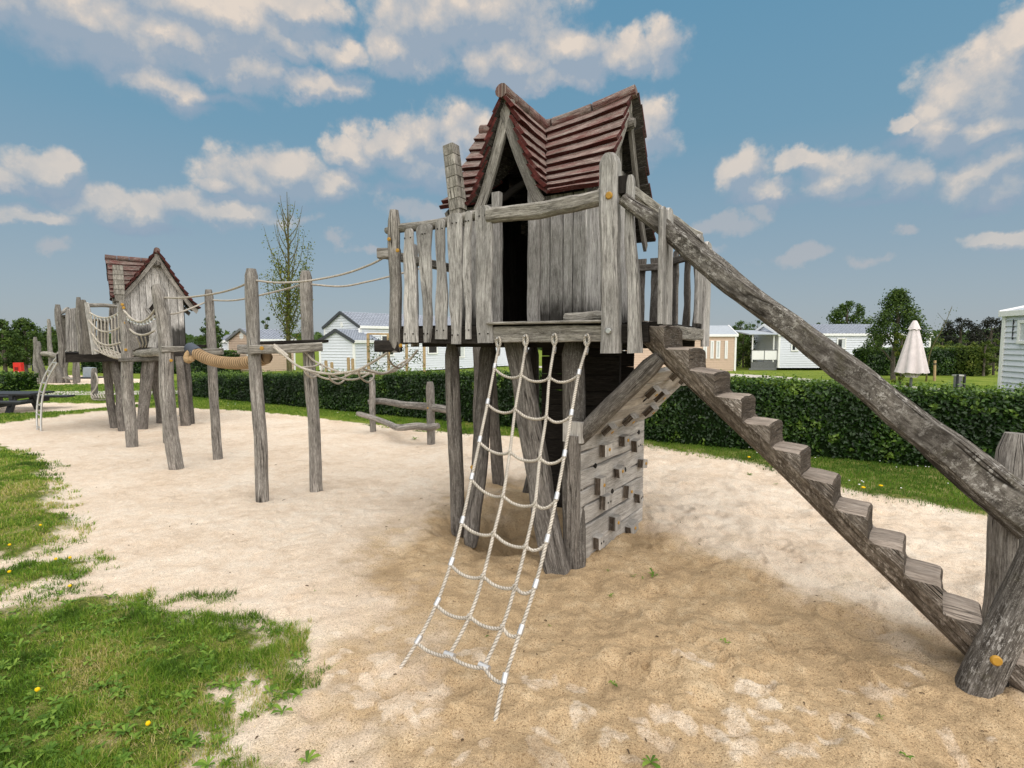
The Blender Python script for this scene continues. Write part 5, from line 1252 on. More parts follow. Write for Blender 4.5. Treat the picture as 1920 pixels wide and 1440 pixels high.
def pergola():
    b = G(38, 696); D = b.y + 3; root = thing('pergola', V((P(36, 680, D).x, D, 0)), 'open timber pergola far off under the dark trees', 'pergola')
    for x in (20, 30, 44, 54):
        for dd in (0, 1.6): p = P(x, 680, D + dd); mb = MB(); log(mb, V((p.x, p.y, 0)), P(x, 667, D + dd), .07, .07, n=8); mb.build('post', M['post'], root)
    mb = MB(); plank(mb, P(17, 665, D - .1), P(57, 667, D - .1), .12, .08, (0, 0, 1), n=4); plank(mb, P(17, 665, D + 1.7), P(57, 667, D + 1.7), .12, .08, (0, 0, 1), n=4); mb.build('beam', M['beam'], root)
    mb = MB()
    for i in range(7): x = 19 + i * 6; plank(mb, P(x, 664, D - .4), P(x, 664, D + 2.0) , .06, .10, (1, 0, 0), n=2)
    mb.build('rafters', M['white'], root)
pergola()
# ------------------------------------------------------------------ hedges and trees
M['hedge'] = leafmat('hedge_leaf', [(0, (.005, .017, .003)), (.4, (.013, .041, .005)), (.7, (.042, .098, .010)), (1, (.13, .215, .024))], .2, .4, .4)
M['tree'] = leafmat('tree_leaf', [(0, (.016, .036, .006)), (.4, (.042, .082, .013)), (.7, (.082, .135, .020)), (1, (.14, .19, .035))], .25)
M['treelime'] = leafmat('lime_leaf', [(0, (.03, .055, .008)), (.4, (.065, .105, .014)), (.7, (.12, .16, .024)), (1, (.19, .22, .04))], .3)
M['treedark'] = leafmat('dark_leaf', [(0, (.008, .009, .007)), (.4, (.016, .018, .012)), (.7, (.026, .032, .016)), (1, (.045, .052, .022))], .15)
M['birch'] = leafmat('young_leaf', [(0, (.04, .065, .008)), (.4, (.095, .13, .014)), (.7, (.17, .195, .022)), (1, (.29, .265, .035))], .3)
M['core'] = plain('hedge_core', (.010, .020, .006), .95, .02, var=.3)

def leaves(name, pos, nrm, size, tint, mat, parent=None, loc=None, spread=.7, aspect=.55):
    """pos (n,3) leaf centres; nrm rough facing; each leaf a folded diamond of two triangles"""
    n = len(pos); d = nrm + rng.normal(0, spread, (n, 3)); d /= np.linalg.norm(d, axis=1)[:, None] + 1e-9
    r = rng.normal(0, 1, (n, 3)); a = np.cross(d, r); a /= np.linalg.norm(a, axis=1)[:, None] + 1e-9; b = np.cross(d, a)
    s = size[:, None]; o0 = np.array(ORG[root_of(parent)] if parent else (loc if loc is not None else (0, 0, 0)))
    p = pos - o0
    vs = np.stack([p - a * s, p + b * s * aspect + d * s * .12, p + a * s, p - b * s * aspect + d * s * .12], 1).reshape(-1, 3)
    k = np.arange(n)[:, None] * 4; f = np.concatenate([k + [[0, 1, 2]], k + [[0, 2, 3]]])
    o = npmesh(name, vs, f, mat, dict(tint=np.repeat(tint, 4)))
    if parent: o.parent = parent; del ORG[o]
    else: o.location = V(o0) * K; ORG[o] = V(o0)
    return o

def hedge(pts, wid, hgt, label, dens, leaf, mat='hedge', name='hedge', seed=0, tips=True, group=None, bottom=.05, tint0=.35, cat='hedge'):
    """pts: centre line; wid, hgt functions of distance 0..1 or numbers"""
    hg = hgt if callable(hgt) else (lambda s: hgt); pts = resample([V((a, b, 0)) for a, b in pts], .25); fr_ = frames(pts); Np = len(pts)
    base = pts[Np // 2]; root = thing(name, base, label, cat, group)
    tot = sum((b - a).length for a, b in zip(pts, pts[1:]))
    # core
    vs = []; fs = []; prof = [(-1, 0), (-1, .35), (-.97, .8), (-.8, .96), (0, 1.0), (.8, .96), (.97, .8), (1, .35), (1, 0)]
    for i, p in enumerate(pts):
        t = fr_[i][0]; nn = V((-t.y, t.x, 0)); s = i / (Np - 1)
        for j, (a, b) in enumerate(prof):
            k = 1 + .06 * nz(i * .23, j * .7, seed) ; q = p + nn * a * (wid / 2 - leaf * 1.1) * k; vs.append((q.x, q.y, bottom * .5 + (hg(s) - leaf * 1.3 - bottom * .5) * b * (1 + .03 * nz(i * .3, j, seed + 5))))
    m_ = len(prof)
    for i in range(Np - 1):
        for j in range(m_ - 1): fs.append((i * m_ + j, i * m_ + j + 1, i * m_ + m_ + j + 1, i * m_ + m_ + j))
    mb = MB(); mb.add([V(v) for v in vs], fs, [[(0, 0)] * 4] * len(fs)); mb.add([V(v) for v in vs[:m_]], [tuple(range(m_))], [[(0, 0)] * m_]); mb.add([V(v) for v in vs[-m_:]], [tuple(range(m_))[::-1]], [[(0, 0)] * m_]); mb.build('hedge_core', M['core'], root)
    # leaves on both faces, the top and the ends
    ctr = np.array([(p.x, p.y) for p in pts]); nn = np.array([(-f[0].y, f[0].x) for f in fr_])
    hh = np.mean([hg(i / 10) for i in range(11)]); A = tot * (2 * hh + wid) + 2 * wid * hh; n = int(A * dens)
    per = rng.uniform(0, 2 * hh + wid, n); s = rng.uniform(0, 1, n); idx = s * (Np - 1); i0 = np.clip(idx.astype(int), 0, Np - 2); fx = (idx - i0)[:, None]
    c = ctr[i0] * (1 - fx) + ctr[i0 + 1] * fx; nrm2 = nn[i0]
    H_ = np.array([hg(q) for q in np.linspace(0, 1, 200)])[np.clip((s * 199).astype(int), 0, 199)]
    side = np.where(per < hh, -1, np.where(per < 2 * hh, 1, 0)); lat_ = np.where(side != 0, side * 1.0, (per - 2 * hh) / wid * 2 - 1); z = np.where(side == 0, 1.0, (np.where(side < 0, per, per - hh)) / hh)
    ends = rng.random(n) < (2 * wid * hh) / A
    endsel = rng.random(n) < .5
    px_ = s * tot; lump = fbm(px_ * 2.3 + lat_ * 3, z * hh * 2.3 + lat_ * 5, 81 + seed, 4, .6)
    rnd = np.clip(1 - ((np.abs(z) - .86).clip(0) / .14) ** 2 * .22, 0, 1)
    off = (wid / 2) * lat_ * np.where(side != 0, rnd, .96) + lat_ * lump * .12 + rng.normal(0, .022, n)
    zz = bottom + (H_ - bottom) * z + np.where(side == 0, lump * .16 + rng.normal(0, .03, n), 0)
    x = c[:, 0] + nrm2[:, 0] * off; y = c[:, 1] + nrm2[:, 1] * off
    tg = np.array([(f[0].x, f[0].y) for f in fr_])[i0]
    if ends.any():
        e = ends; le = rng.uniform(-1, 1, e.sum()) * wid / 2; es = endsel[e]; i_ = np.where(es, 0, Np - 1); o_ = np.where(es, -1, 1)
        x[e] = ctr[i_, 0] + nn[i_, 0] * le + tg[e][:, 0] * o_ * .02; y[e] = ctr[i_, 1] + nn[i_, 1] * le + tg[e][:, 1] * o_ * .02; zz[e] = bottom + (hh - bottom) * rng.random(e.sum())
    nz_ = np.where(side == 0, 1.0, .35); N3 = np.stack([nrm2[:, 0] * lat_ * (side != 0), nrm2[:, 1] * lat_ * (side != 0), nz_], 1)
    gap = fbm(px_ * 1.1, z * hh * 1.6 + lat_, 87 + seed, 4)
    tint = np.clip(tint0 + lump * .9 + gap * .4 + rng.normal(0, .13, n) + np.where(side == 0, .22, 0) + np.clip(z - .8, 0, 1) * .5, 0, 1)  # top and upper leaves tinted lighter, light from above put into colour
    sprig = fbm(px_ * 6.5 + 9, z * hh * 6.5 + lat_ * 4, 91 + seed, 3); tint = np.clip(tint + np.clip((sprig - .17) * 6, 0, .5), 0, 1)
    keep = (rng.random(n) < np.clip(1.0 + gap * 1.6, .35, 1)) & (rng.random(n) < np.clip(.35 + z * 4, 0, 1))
    pos = np.stack([x, y, zz], 1)[keep]; N3 = N3[keep]; tint = tint[keep]
    sz = leaf * rng.uniform(.55, 1.2, len(pos))
    if tips:   # young shoots standing above the top
        k = int(tot * wid * dens * .055); s2 = rng.uniform(0, 1, k); i2 = np.clip((s2 * (Np - 1)).astype(int), 0, Np - 2); lt = rng.uniform(-.9, .9, k) * wid / 2; hs_ = np.array([hg(q) for q in s2]); L = rng.uniform(.02, .15, k) * (hh ** .5); P3 = []; T3 = []
        ln = rng.normal(0, .35, (k, 2))
        for w in (.2, .45, .7, .95, 1.15):
            q = np.stack([ctr[i2, 0] + nn[i2, 0] * lt + ln[:, 0] * L * w, ctr[i2, 1] + nn[i2, 1] * lt + ln[:, 1] * L * w, hs_ + L * w + .0], 1) + rng.normal(0, .012, (k, 3)); P3.append(q); T3.append(np.clip(.68 + w * .3 + rng.normal(0, .1, k), 0, 1))
        pos = np.concatenate([pos] + P3); N3 = np.concatenate([N3] + [np.tile([[0, -.3, .8]], (k, 1))] * 5); tint = np.concatenate([tint] + T3); sz = np.concatenate([sz, leaf * rng.uniform(.5, .95, 5 * k)])
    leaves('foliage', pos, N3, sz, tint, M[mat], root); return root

def tree(base, h, cr, label, clumps, nleaf, leaf, mat='tree', bark='bark', name='tree', trunk=.10, z0=.25, group=None, seed=0, shape=None, cat='tree', lean=(0, 0), limbs=7):
    """crown: clumps of leaves in an ellipsoid-ish envelope between z0*h and h, radius cr*shape(s)"""
    rr = random.Random(seed + 100); g = np.random.default_rng(seed + 9); base = V(base); root = thing(name, base, label, cat, group)
    shape = shape or (lambda s: math.sin(math.pi * min(1, .12 + s * .88)) ** .6)
    top = base + V((lean[0], lean[1], h * .9)); mb = MB()
    tp = resample([base + V((0, 0, -.1)), base.lerp(top, .3) + V((rr.uniform(-.04, .04) * h * .4, 0, 0)), base.lerp(top, .65) + V((rr.uniform(-.05, .05) * h * .4, 0, 0)), top], h / 18)
    tube(mb, tp, lambda s: trunk * (1 - s) ** .8 + .012, n=9, rough=.12); C = []
    for k in range(clumps):
        s = (k + .5) / clumps; s = s ** .9; a = k * 2.399 + rr.uniform(-.4, .4); R = cr * shape(s); q = math.sqrt(rr.uniform(.12, 1))
        C.append((V((base.x + lean[0] * s + math.cos(a) * R * q, base.y + lean[1] * s + math.sin(a) * R * q, base.z + h * (z0 + (1 - z0) * s) - .03 * h)), cr * rr.uniform(.22, .38) * (.55 + .45 * shape(s))))
    for k in range(limbs):
        c = C[int((k + .5) / limbs * len(C))][0]; s = max(.18, min(.85, (c.z - base.z) / h * .75)); o = tp[int(s * (len(tp) - 1))]
        tube(mb, resample([o, o.lerp(c, .5) + V((0, 0, .03 * h)), c], h / 20), lambda s_: trunk * .4 * (1 - s_) + .008, n=6, rough=.1)
    mb.build('trunk', M[bark], root)
    w = np.array([r ** 2 for _, r in C]); w /= w.sum(); idx = g.choice(len(C), nleaf, p=w); cc = np.array([tuple(c) for c, _ in C])[idx]; rad = np.array([r for _, r in C])[idx]
    d = g.normal(0, 1, (nleaf, 3)); d /= np.linalg.norm(d, axis=1)[:, None]; q = g.uniform(.25, 1.0, nleaf) ** .6; jit = 1 + .35 * g.normal(0, 1, nleaf) * (g.random(nleaf) < .3)
    pos = cc + d * (rad * q * jit)[:, None] * np.array([1, 1, .82]); ct = np.array([rr.uniform(-.16, .16) for _ in C])[idx]
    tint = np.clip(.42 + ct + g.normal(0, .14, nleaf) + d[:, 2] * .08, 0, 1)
    leaves('crown', pos, d + np.array([0, 0, .4]), leaf * g.uniform(.6, 1.25, nleaf), tint, M[mat], root); return root

def greenery():
    # long hedge behind the play area
    a, b = G(1800, 889), G(360, 746); dv = (b - a).normalized(); nn = V((-dv.y, dv.x, 0)); nn = nn if nn.y > 0 else -nn
    w = .62; c0 = a - dv * 3.6 + nn * w / 2; c1 = b + dv * .6 + nn * w / 2; L = (c1 - c0).length
    f = c0.lerp(c1, .58)
    hf = lambda s: float(np.interp(s, [0, .15, .42, .62, 1.0], [.94, .99, 1.06, .90, .60])) + .03 * nz(s * 14, 3, 4)
    # nearer stretch with bigger looking leaves, both pieces one planting
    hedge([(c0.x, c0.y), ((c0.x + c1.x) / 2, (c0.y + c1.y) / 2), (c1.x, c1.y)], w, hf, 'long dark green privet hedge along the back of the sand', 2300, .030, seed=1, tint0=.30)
    # clipped hedge at the far left edge and the dark far hedge
    p, q = G(-160, 738), G(40, 738)
    hedge([(p.x, p.y + .6), (q.x - .5, q.y + .6)], 1.2, .58, 'clipped square hedge at the left edge behind the picnic table', 800, .045, seed=2, tips=False)
    p, q = G(112, 704), G(345, 708)
    hedge([(p.x, p.y + 2.0), (q.x + 1, q.y + 2.4)], 1.2, 1.12, 'dark hedge beyond the far sand, behind the leaning tower legs', 500, .06, seed=3, tips=False, tint0=.2)
    # hedges by the right-hand homes
    p, q = P(1610, 700, m(31)), P(1800, 700, m(31))
    hedge([(p.x, p.y), (q.x, q.y)], 1.0, m(1.55), 'trimmed beech hedge in front of the white home with the tiled roof', 420, .055, seed=4, tips=False, tint0=.38)
    p, q = P(1752, 700, m(32)), P(1838, 700, m(30))
    hedge([(p.x, p.y), (q.x, q.y)], 1.3, m(1.65), 'lime green square hedge right of the closed parasol', 520, .055, seed=5, tips=False, mat='treelime', tint0=.30)
    # trees
    B = lambda px, D: V((P(px, 640, m(D)).x, m(D), 0))
    hx = lambda y, D: H + (640 - y) * m(D) / 1000.
    young = tree(B(549, 20), hx(356, 20), m(.92), 'tall thin young tree with sparse yellowing leaves behind the hedge', 5, 60, .03, mat='birch', bark='barkgold', trunk=.085, z0=.3, seed=3, limbs=3)
    # its own upswept branches with leaves along them
    old = [c for c in young.children]
    for c in old: bpy.data.objects.remove(c)
    b0 = B(541, 20); b0.x = P(541, 640, m(20)).x; hh = hx(352, 20); rr = random.Random(8); mb = MB(); tips = []
    tube(mb, resample([b0, b0 + V((.0, 0, hh * .35)), b0 + V((.08, 0, hh * .62)), b0 + V((.10, 0, hh * .96))], .15), lambda s: .085 * (1 - s) ** 1.1 + .007, n=9, rough=.08)
    for k in range(44):
        z = hh * (.24 + .60 * (k / 44)); a = k * 2.4; L = hh * rr.uniform(.16, .34) * (1.15 - .6 * k / 44); o = b0 + V((.10 * z / hh, 0, z)); sp = .40 * L * rr.uniform(.6, 1.1)
        e = o + V((math.cos(a) * sp, math.sin(a) * sp, L * .92)); pts = resample([o, o.lerp(e, .45) + V((math.cos(a), math.sin(a), -.3)) * sp * .22, e], .12); tube(mb, pts, lambda s: .013 * (1 - s) + .0035, n=5); tips.append((pts, k / 44))
    mb.build('trunk', M['barkgold'], young); pos = []; 
    for pts, s in tips:
        for i, q in enumerate(pts):
            nl = 17 if s < .40 else 6 if s < .58 else 2
            if s > .48 and i > len(pts) * .5: nl = 1
            for _ in range(nl):
                if rr.random() < .9: pos.append(q + V((rr.gauss(0, .09), rr.gauss(0, .09), rr.gauss(0, .09))))
    pos = np.array([tuple(q) for q in pos]); n = len(pos); leaves('crown', pos, np.tile([[0, -.3, .5]], (n, 1)), .034 * rng.uniform(.6, 1.3, n), np.clip(.5 + rng.normal(0, .2, n), 0, 1), M['birch'], young)
    cone = lambda s: (1 - s) ** .55 * min(1, .35 + s * 4)
    tree(B(1679, 27), hx(541, 27), m(1.5), 'bushy green tree in front of the white home, behind the parasol', 64, 11000, .05, mat='tree', trunk=.09, z0=.36, seed=13, shape=lambda s: (1 - s) ** .75 * min(1, .62 + s * 2.0) + .08)
    tree(B(1586, 75), hx(565, 75), m(2.9), 'round crowned dark tree far beyond the white home', 30, 5200, .13, mat='tree', trunk=.3, z0=.30, seed=12)
    tree(B(1388, 62), hx(602, 62), m(1.7), 'small dark tree beside a smaller one, far beyond the covered terrace', 16, 2200, .10, trunk=.15, z0=.25, seed=13); tree(B(1420, 66), hx(600, 66), m(1.1), 'slim dark tree whose crown tops the terrace roof', 12, 1300, .10, trunk=.12, z0=.35, seed=14); tree(B(1532, 70), hx(603, 70), m(1.0), 'tiny dark tree top peeping over the handrail and tiled roof', 9, 900, .10, trunk=.12, z0=.3, seed=15)
    tree(B(1800, 44), hx(595, 44), m(1.6), 'purplish black tree behind the lime shrubs', 26, 4200, .075, mat='treedark', trunk=.15, z0=.12, seed=16); tree(B(1858, 44), hx(597, 44), m(2.0), 'wide dark tree next to the far right white home', 28, 5200, .075, mat='treedark', trunk=.16, z0=.1, seed=17); tree(B(1908, 52), hx(612, 52), m(2.4), 'dark tree mostly hidden behind the far right white home', 18, 2200, .09, mat='treedark', trunk=.16, z0=.1, seed=44)
    tree(B(1768, 36), hx(634, 36), m(.95), 'yellow green shrub behind the hedge', 12, 1900, .05, mat='treelime', trunk=.05, z0=.1, seed=18, name='shrub', cat='shrub'); tree(B(1812, 36), hx(637, 36), m(1.0), 'lime shrub in front of the purplish tree', 12, 1900, .05, mat='treelime', trunk=.05, z0=.1, seed=19, name='shrub', cat='shrub')
    tree(B(1848, 30), hx(638, 30), m(.62), 'taller olive shrub on the lawn left of the far right home', 14, 2200, .045, mat='treelime', trunk=.05, z0=.12, seed=20, name='shrub', cat='shrub'); tree(B(1867, 31), hx(634, 31), m(.55), 'narrow olive shrub closest to the far right home', 12, 1800, .045, mat='treelime', trunk=.05, z0=.12, seed=21, name='shrub', cat='shrub')
    tree(B(1692, 16.5), hx(622, 16.5), m(.26), 'slim climbing shrub left of the parasol', 26, 1500, .032, mat='birch', trunk=.02, z0=.1, seed=22, name='shrub', cat='shrub', shape=lambda s: .6 + .4 * math.sin(s * 9))
    tree(B(1395, 40), hx(618, 40), m(1.35), 'yellow flowering bush beside the beige home', 16, 2600, .06, mat='treelime', trunk=.05, z0=.1, seed=23, name='shrub', cat='shrub')
    tree(B(1433, 44), hx(624, 44), m(2.0), 'blossoming dark bush under the terrace roof', 22, 3400, .06, mat='tree', trunk=.06, z0=.05, seed=24, name='shrub', cat='shrub'); tree(B(1400, 41), hx(655, 41), m(1.0), 'low dark bush at the terrace corner', 10, 1600, .05, mat='hedge', trunk=.04, z0=.05, seed=25, name='shrub', cat='shrub')
    tree(B(1352, 60), hx(612, 60), m(.8), 'small yellow green tree top over the beige home roof', 8, 700, .08, mat='treelime', trunk=.05, z0=.3, seed=26)
    # sapling with its stake
    s = B(1741, 26); root = thing('sapling', s, 'thin bare sapling leaning beside a stake on the lawn', 'tree'); mb = MB(); tube(mb, resample([s, s + V((.10, 0, 1.2)), s + V((.55, 0, 2.2)), s + V((.85, 0, 3.0))], .1), lambda q: .028 * (1 - q) + .006, n=6)
    for k in range(5): o = s + V((.2 + k * .13, 0, 1.6 + k * .28)); tube(mb, [o, o + V((.22 * (-1) ** k, .1, .35))], .006, n=4)
    mb.build('trunk', M['barkgold'], root); pos = np.array([(s.x + .3 + .5 * k / 30 + rr.gauss(0, .18), s.y + rr.gauss(0, .1), 1.9 + k / 30 * 1.1) for k in range(30)]); leaves('crown', pos, np.tile([[0., -1, .4]], (30, 1)), np.full(30, .035), np.full(30, .5), M['tree'], root)
    s = G(1752, 716); root = thing('stake', s, 'raw timber stake with a dark tie standing in the lawn', 'stake'); mb = MB(); tube(mb, resample([V((s.x, s.y, -.05)), P(1753, 676, s.y)], .1), .048, n=8); mb.build('stake_post', M['stake'], root); mb = MB(); tube(mb, [P(1753, 681, s.y), P(1753, 683.5, s.y)], .055, n=8); mb.build('tie', M['black'], root)
    # trees at the left
    tree(B(6, 29), hx(598, 29), m(1.0), 'dark tree cut by the left edge of the view', 26, 3600, .06, trunk=.08, z0=.22, seed=30, shape=cone); tree(B(46, 31), hx(596, 31), m(1.15), 'full dark green tree above the red cabinet', 34, 5200, .06, trunk=.07, z0=.26, seed=31, shape=cone); tree(B(97, 34), hx(613, 34), m(1.1), 'dark tree behind the distant climbing trunks', 24, 3400, .06, trunk=.08, z0=.2, seed=32, shape=cone)
    tree(B(25, 48), hx(640, 48), m(1.6), 'broad dark bush between the two left trees', 14, 1800, .08, trunk=.06, z0=.05, seed=34, name='shrub', cat='shrub')
    tree(B(396, 33), hx(588, 33), m(1.0), 'green tree between the distant house and the beige home', 26, 3200, .06, trunk=.06, z0=.22, seed=33, shape=cone); tree(B(499, 48), hx(592, 48), m(.75), 'dark treetop over the beige gabled roof', 9, 900, .07, trunk=.05, z0=.3, seed=35)
greenery()
# far tree belt low on the horizon, one mass
def belt():
    n = 26000; a = np.radians(rng.uniform(-62, 62, n)); r = rng.uniform(95, 125, n); x = r * np.sin(a); y = r * np.cos(a); hgt = 1.8 + 2.2 * (fbm(np.degrees(a) * .35, r * .02, 90, 4) + .5) ; z = rng.uniform(0, 1, n) * hgt
    pos = np.stack([x, y, z], 1); o = leaves('far_wood', pos, np.tile([[0., -1, .5]], (n, 1)), rng.uniform(.25, .6, n), np.clip(.35 + rng.normal(0, .12, n), 0, 1), M['tree']); props(o, 'low belt of trees on the horizon', 'wood', kind='stuff')
belt()

# ------------------------------------------------------------------ mobile homes
def home(name, label, o, dx, L, Wd, z0, eave, apex, wall, roof, gable_front=False, wins=(), over=.12, tile=True, group='mobile homes', courses=.155, trim='white', gtrim=None):
    """o: near-left corner of the long front; dx: direction along the front; the home extends away from the viewer by Wd.
    Ridge runs along dx. wins: (side, s, z, w, h, kind)"""
    o = V(o); dx = V(dx).normalized(); dy = V((-dx.y, dx.x, 0)); root = thing(name, o, label, 'mobile home', group)
    if dy.y < 0 and not gable_front: pass
    c = [o, o + dx * L, o + dx * L + dy * Wd, o + dy * Wd]; hz = lambda q: eave + (apex - eave) * (1 - abs(q - .5) * 2)
    def side(p, q, gable, nm):
        mb = MB(); d = (q - p); ln = d.length; d = d / ln; nn = V((d.y, -d.x, 0)); n = int(math.ceil(((apex if gable else eave) - z0) / m(courses))); ch = m(courses)
        for i in range(n):
            za, zb = z0 + i * ch, min(z0 + (i + 1) * ch, apex if gable else eave)
            def span(z): 
                if not gable or z <= eave: return 0, 1
                k = (z - eave) / (apex - eave) / 2; return k, 1 - k
            a0, a1 = span(za); b0, b1 = span(zb); t = .034
            A_ = p + d * ln * a0 + V((0, 0, za)); B_ = p + d * ln * a1 + V((0, 0, za)); C_ = p + d * ln * b1 + V((0, 0, zb)); D_ = p + d * ln * b0 + V((0, 0, zb))
            mb.add([A_ + nn * t, B_ + nn * t, C_, D_, A_, B_], [(0, 1, 2, 3), (4, 5, 1, 0)], [[(0, 0)] * 4] * 2)
        return mb.build('wall', M[wall], root)
    walls = [side(c[0], c[1], False, 'f'), side(c[1], c[2], True, 'r'), side(c[2], c[3], False, 'b'), side(c[3], c[0], True, 'l')]
    # corner and skirting trims
    mb = MB()
    for p in c: mb = MB(); plank(mb, p + V((0, 0, z0)), p + V((0, 0, eave)), .10, .10, dx, n=1); mb.build('corner_trim', M[trim], root)
    # roof
    mb = MB(); e = m(over); R0, R1 = o - dx * e + dy * (Wd / 2), o + dx * (L + e) + dy * (Wd / 2); nx = int(L / m(.22)); nr = 9
    for sgn in (-1, 1):
        E0 = o - dx * e + dy * (Wd / 2 + sgn * (Wd / 2 + e)); sl = (apex - eave) / (Wd / 2); Ez = eave - sl * e + .03
        if tile:
            vs = []; fs = []; nxx = nx * 4
            for r in range(nr):
                for q_, lift in ((r / nr, .045), ((r + 1) / nr, .005)):
                    for i in range(nxx + 1):
                        s = i / nxx; b = E0 + dx * (L + 2 * e) * s - dy * sgn * (Wd / 2 + e) * q_; zz = Ez + (apex + .04 - Ez) * q_ + lift + .022 * math.cos(i * math.pi / 2); vs.append(V((b.x, b.y, zz)))
            for r in range(nr * 2 - 1):
                for i in range(nxx): k = r * (nxx + 1) + i; fs.append((k, k + 1, k + nxx + 2, k + nxx + 1))
            mb.add(vs, fs, [[(0, 0)] * 4] * len(fs), False)
        else:
            A_ = E0 + V((0, 0, Ez)); B_ = E0 + dx * (L + 2 * e) + V((0, 0, Ez)); C_ = R1 + V((0, 0, apex + .04)); D_ = R0 + V((0, 0, apex + .04)); t = V((0, 0, .05))
            mb.add([A_, B_, C_, D_, A_ - t, B_ - t, C_ - t, D_ - t], [(0, 1, 2, 3), (7, 6, 5, 4), (0, 4, 5, 1), (1, 5, 6, 2), (3, 7, 4, 0)], [[(0, 0)] * 4] * 5)
    rf = mb.build('roof', M[roof], root)
    mb = MB()
    for end, p0, p1 in ((0, c[0], c[3]), (1, c[1], c[2])):
        off = dx * (e if end else -e); rp = (R1 if end else R0) + V((0, 0, apex + .0)); sl = (apex - eave) / (Wd / 2)
        for p, sg in ((p0, -1), (p1, 1)): b = p + off + dy * sg * e + V((0, 0, eave - sl * e)); mb = MB(); plank(mb, b, rp, .14, .05, (0, 0, 1), n=1); mb.build('roof_trim', M[gtrim or trim], rf)
    mb = MB()
    for sg in (0, 1): p = o + dy * (Wd * sg + (e if sg else -e)) + V((0, 0, eave - .03)); mb = MB(); plank(mb, p - dx * e, p + dx * (L + e), .13, .05, (0, 0, 1), n=1); mb.build('gutter', M[trim], rf)
    S = {'front': (c[0], dx, V((dx.y, -dx.x, 0)), 0), 'right': (c[1], dy, dx, 1), 'left': (c[3], -dy, -dx, 3)}
    for sd, s, z, w, h, kind in wins:
        p, d, nn, wi = S[sd]; q = p + d * s + V((0, 0, z)) + nn * .05; mb = MB(); t = .07
        for a, b in ((V((0, 0, h / 2)), 'x'), (V((0, 0, -h / 2)), 'x')): plank(mb, q + a - d * (w / 2 + t / 2), q + a + d * (w / 2 + t / 2), t, .05, (0, 0, 1), n=1)
        for a in (-1, 1): plank(mb, q + d * a * w / 2 - V((0, 0, h / 2)), q + d * a * w / 2 + V((0, 0, h / 2)), t, .045, d, n=1)
        fm = mb.build('window', M['white'] if kind != 'dark' else M['white'], root); mb = MB()
        g = q - nn * .005; mb.add([g - d * w / 2 - V((0, 0, h / 2)), g + d * w / 2 - V((0, 0, h / 2)), g + d * w / 2 + V((0, 0, h / 2)), g - d * w / 2 + V((0, 0, h / 2))], [(0, 1, 2, 3)], [[(0, 0)] * 4]); mb.build('pane', M['glass2'] if kind == 'pale' else M['glass'], fm)
        if kind == 'half':
            mb = MB(); g = q + nn * .003; mb.add([g + d * w * .05 - V((0, 0, h * .46)), g + d * w * .46 - V((0, 0, h * .46)), g + d * w * .46 + V((0, 0, h * .46)), g + d * w * .05 + V((0, 0, h * .46))], [(0, 1, 2, 3)], [[(0, 0)] * 4]); mb.build('curtain', M['glass2'], fm)
    return root, c, dx, dy, S
def vent(root, p, nn, r):
    mb = MB(); tube(mb, [p, p + V(nn) * .03], r, n=14); mb.build('round_vent', M['white'], root)

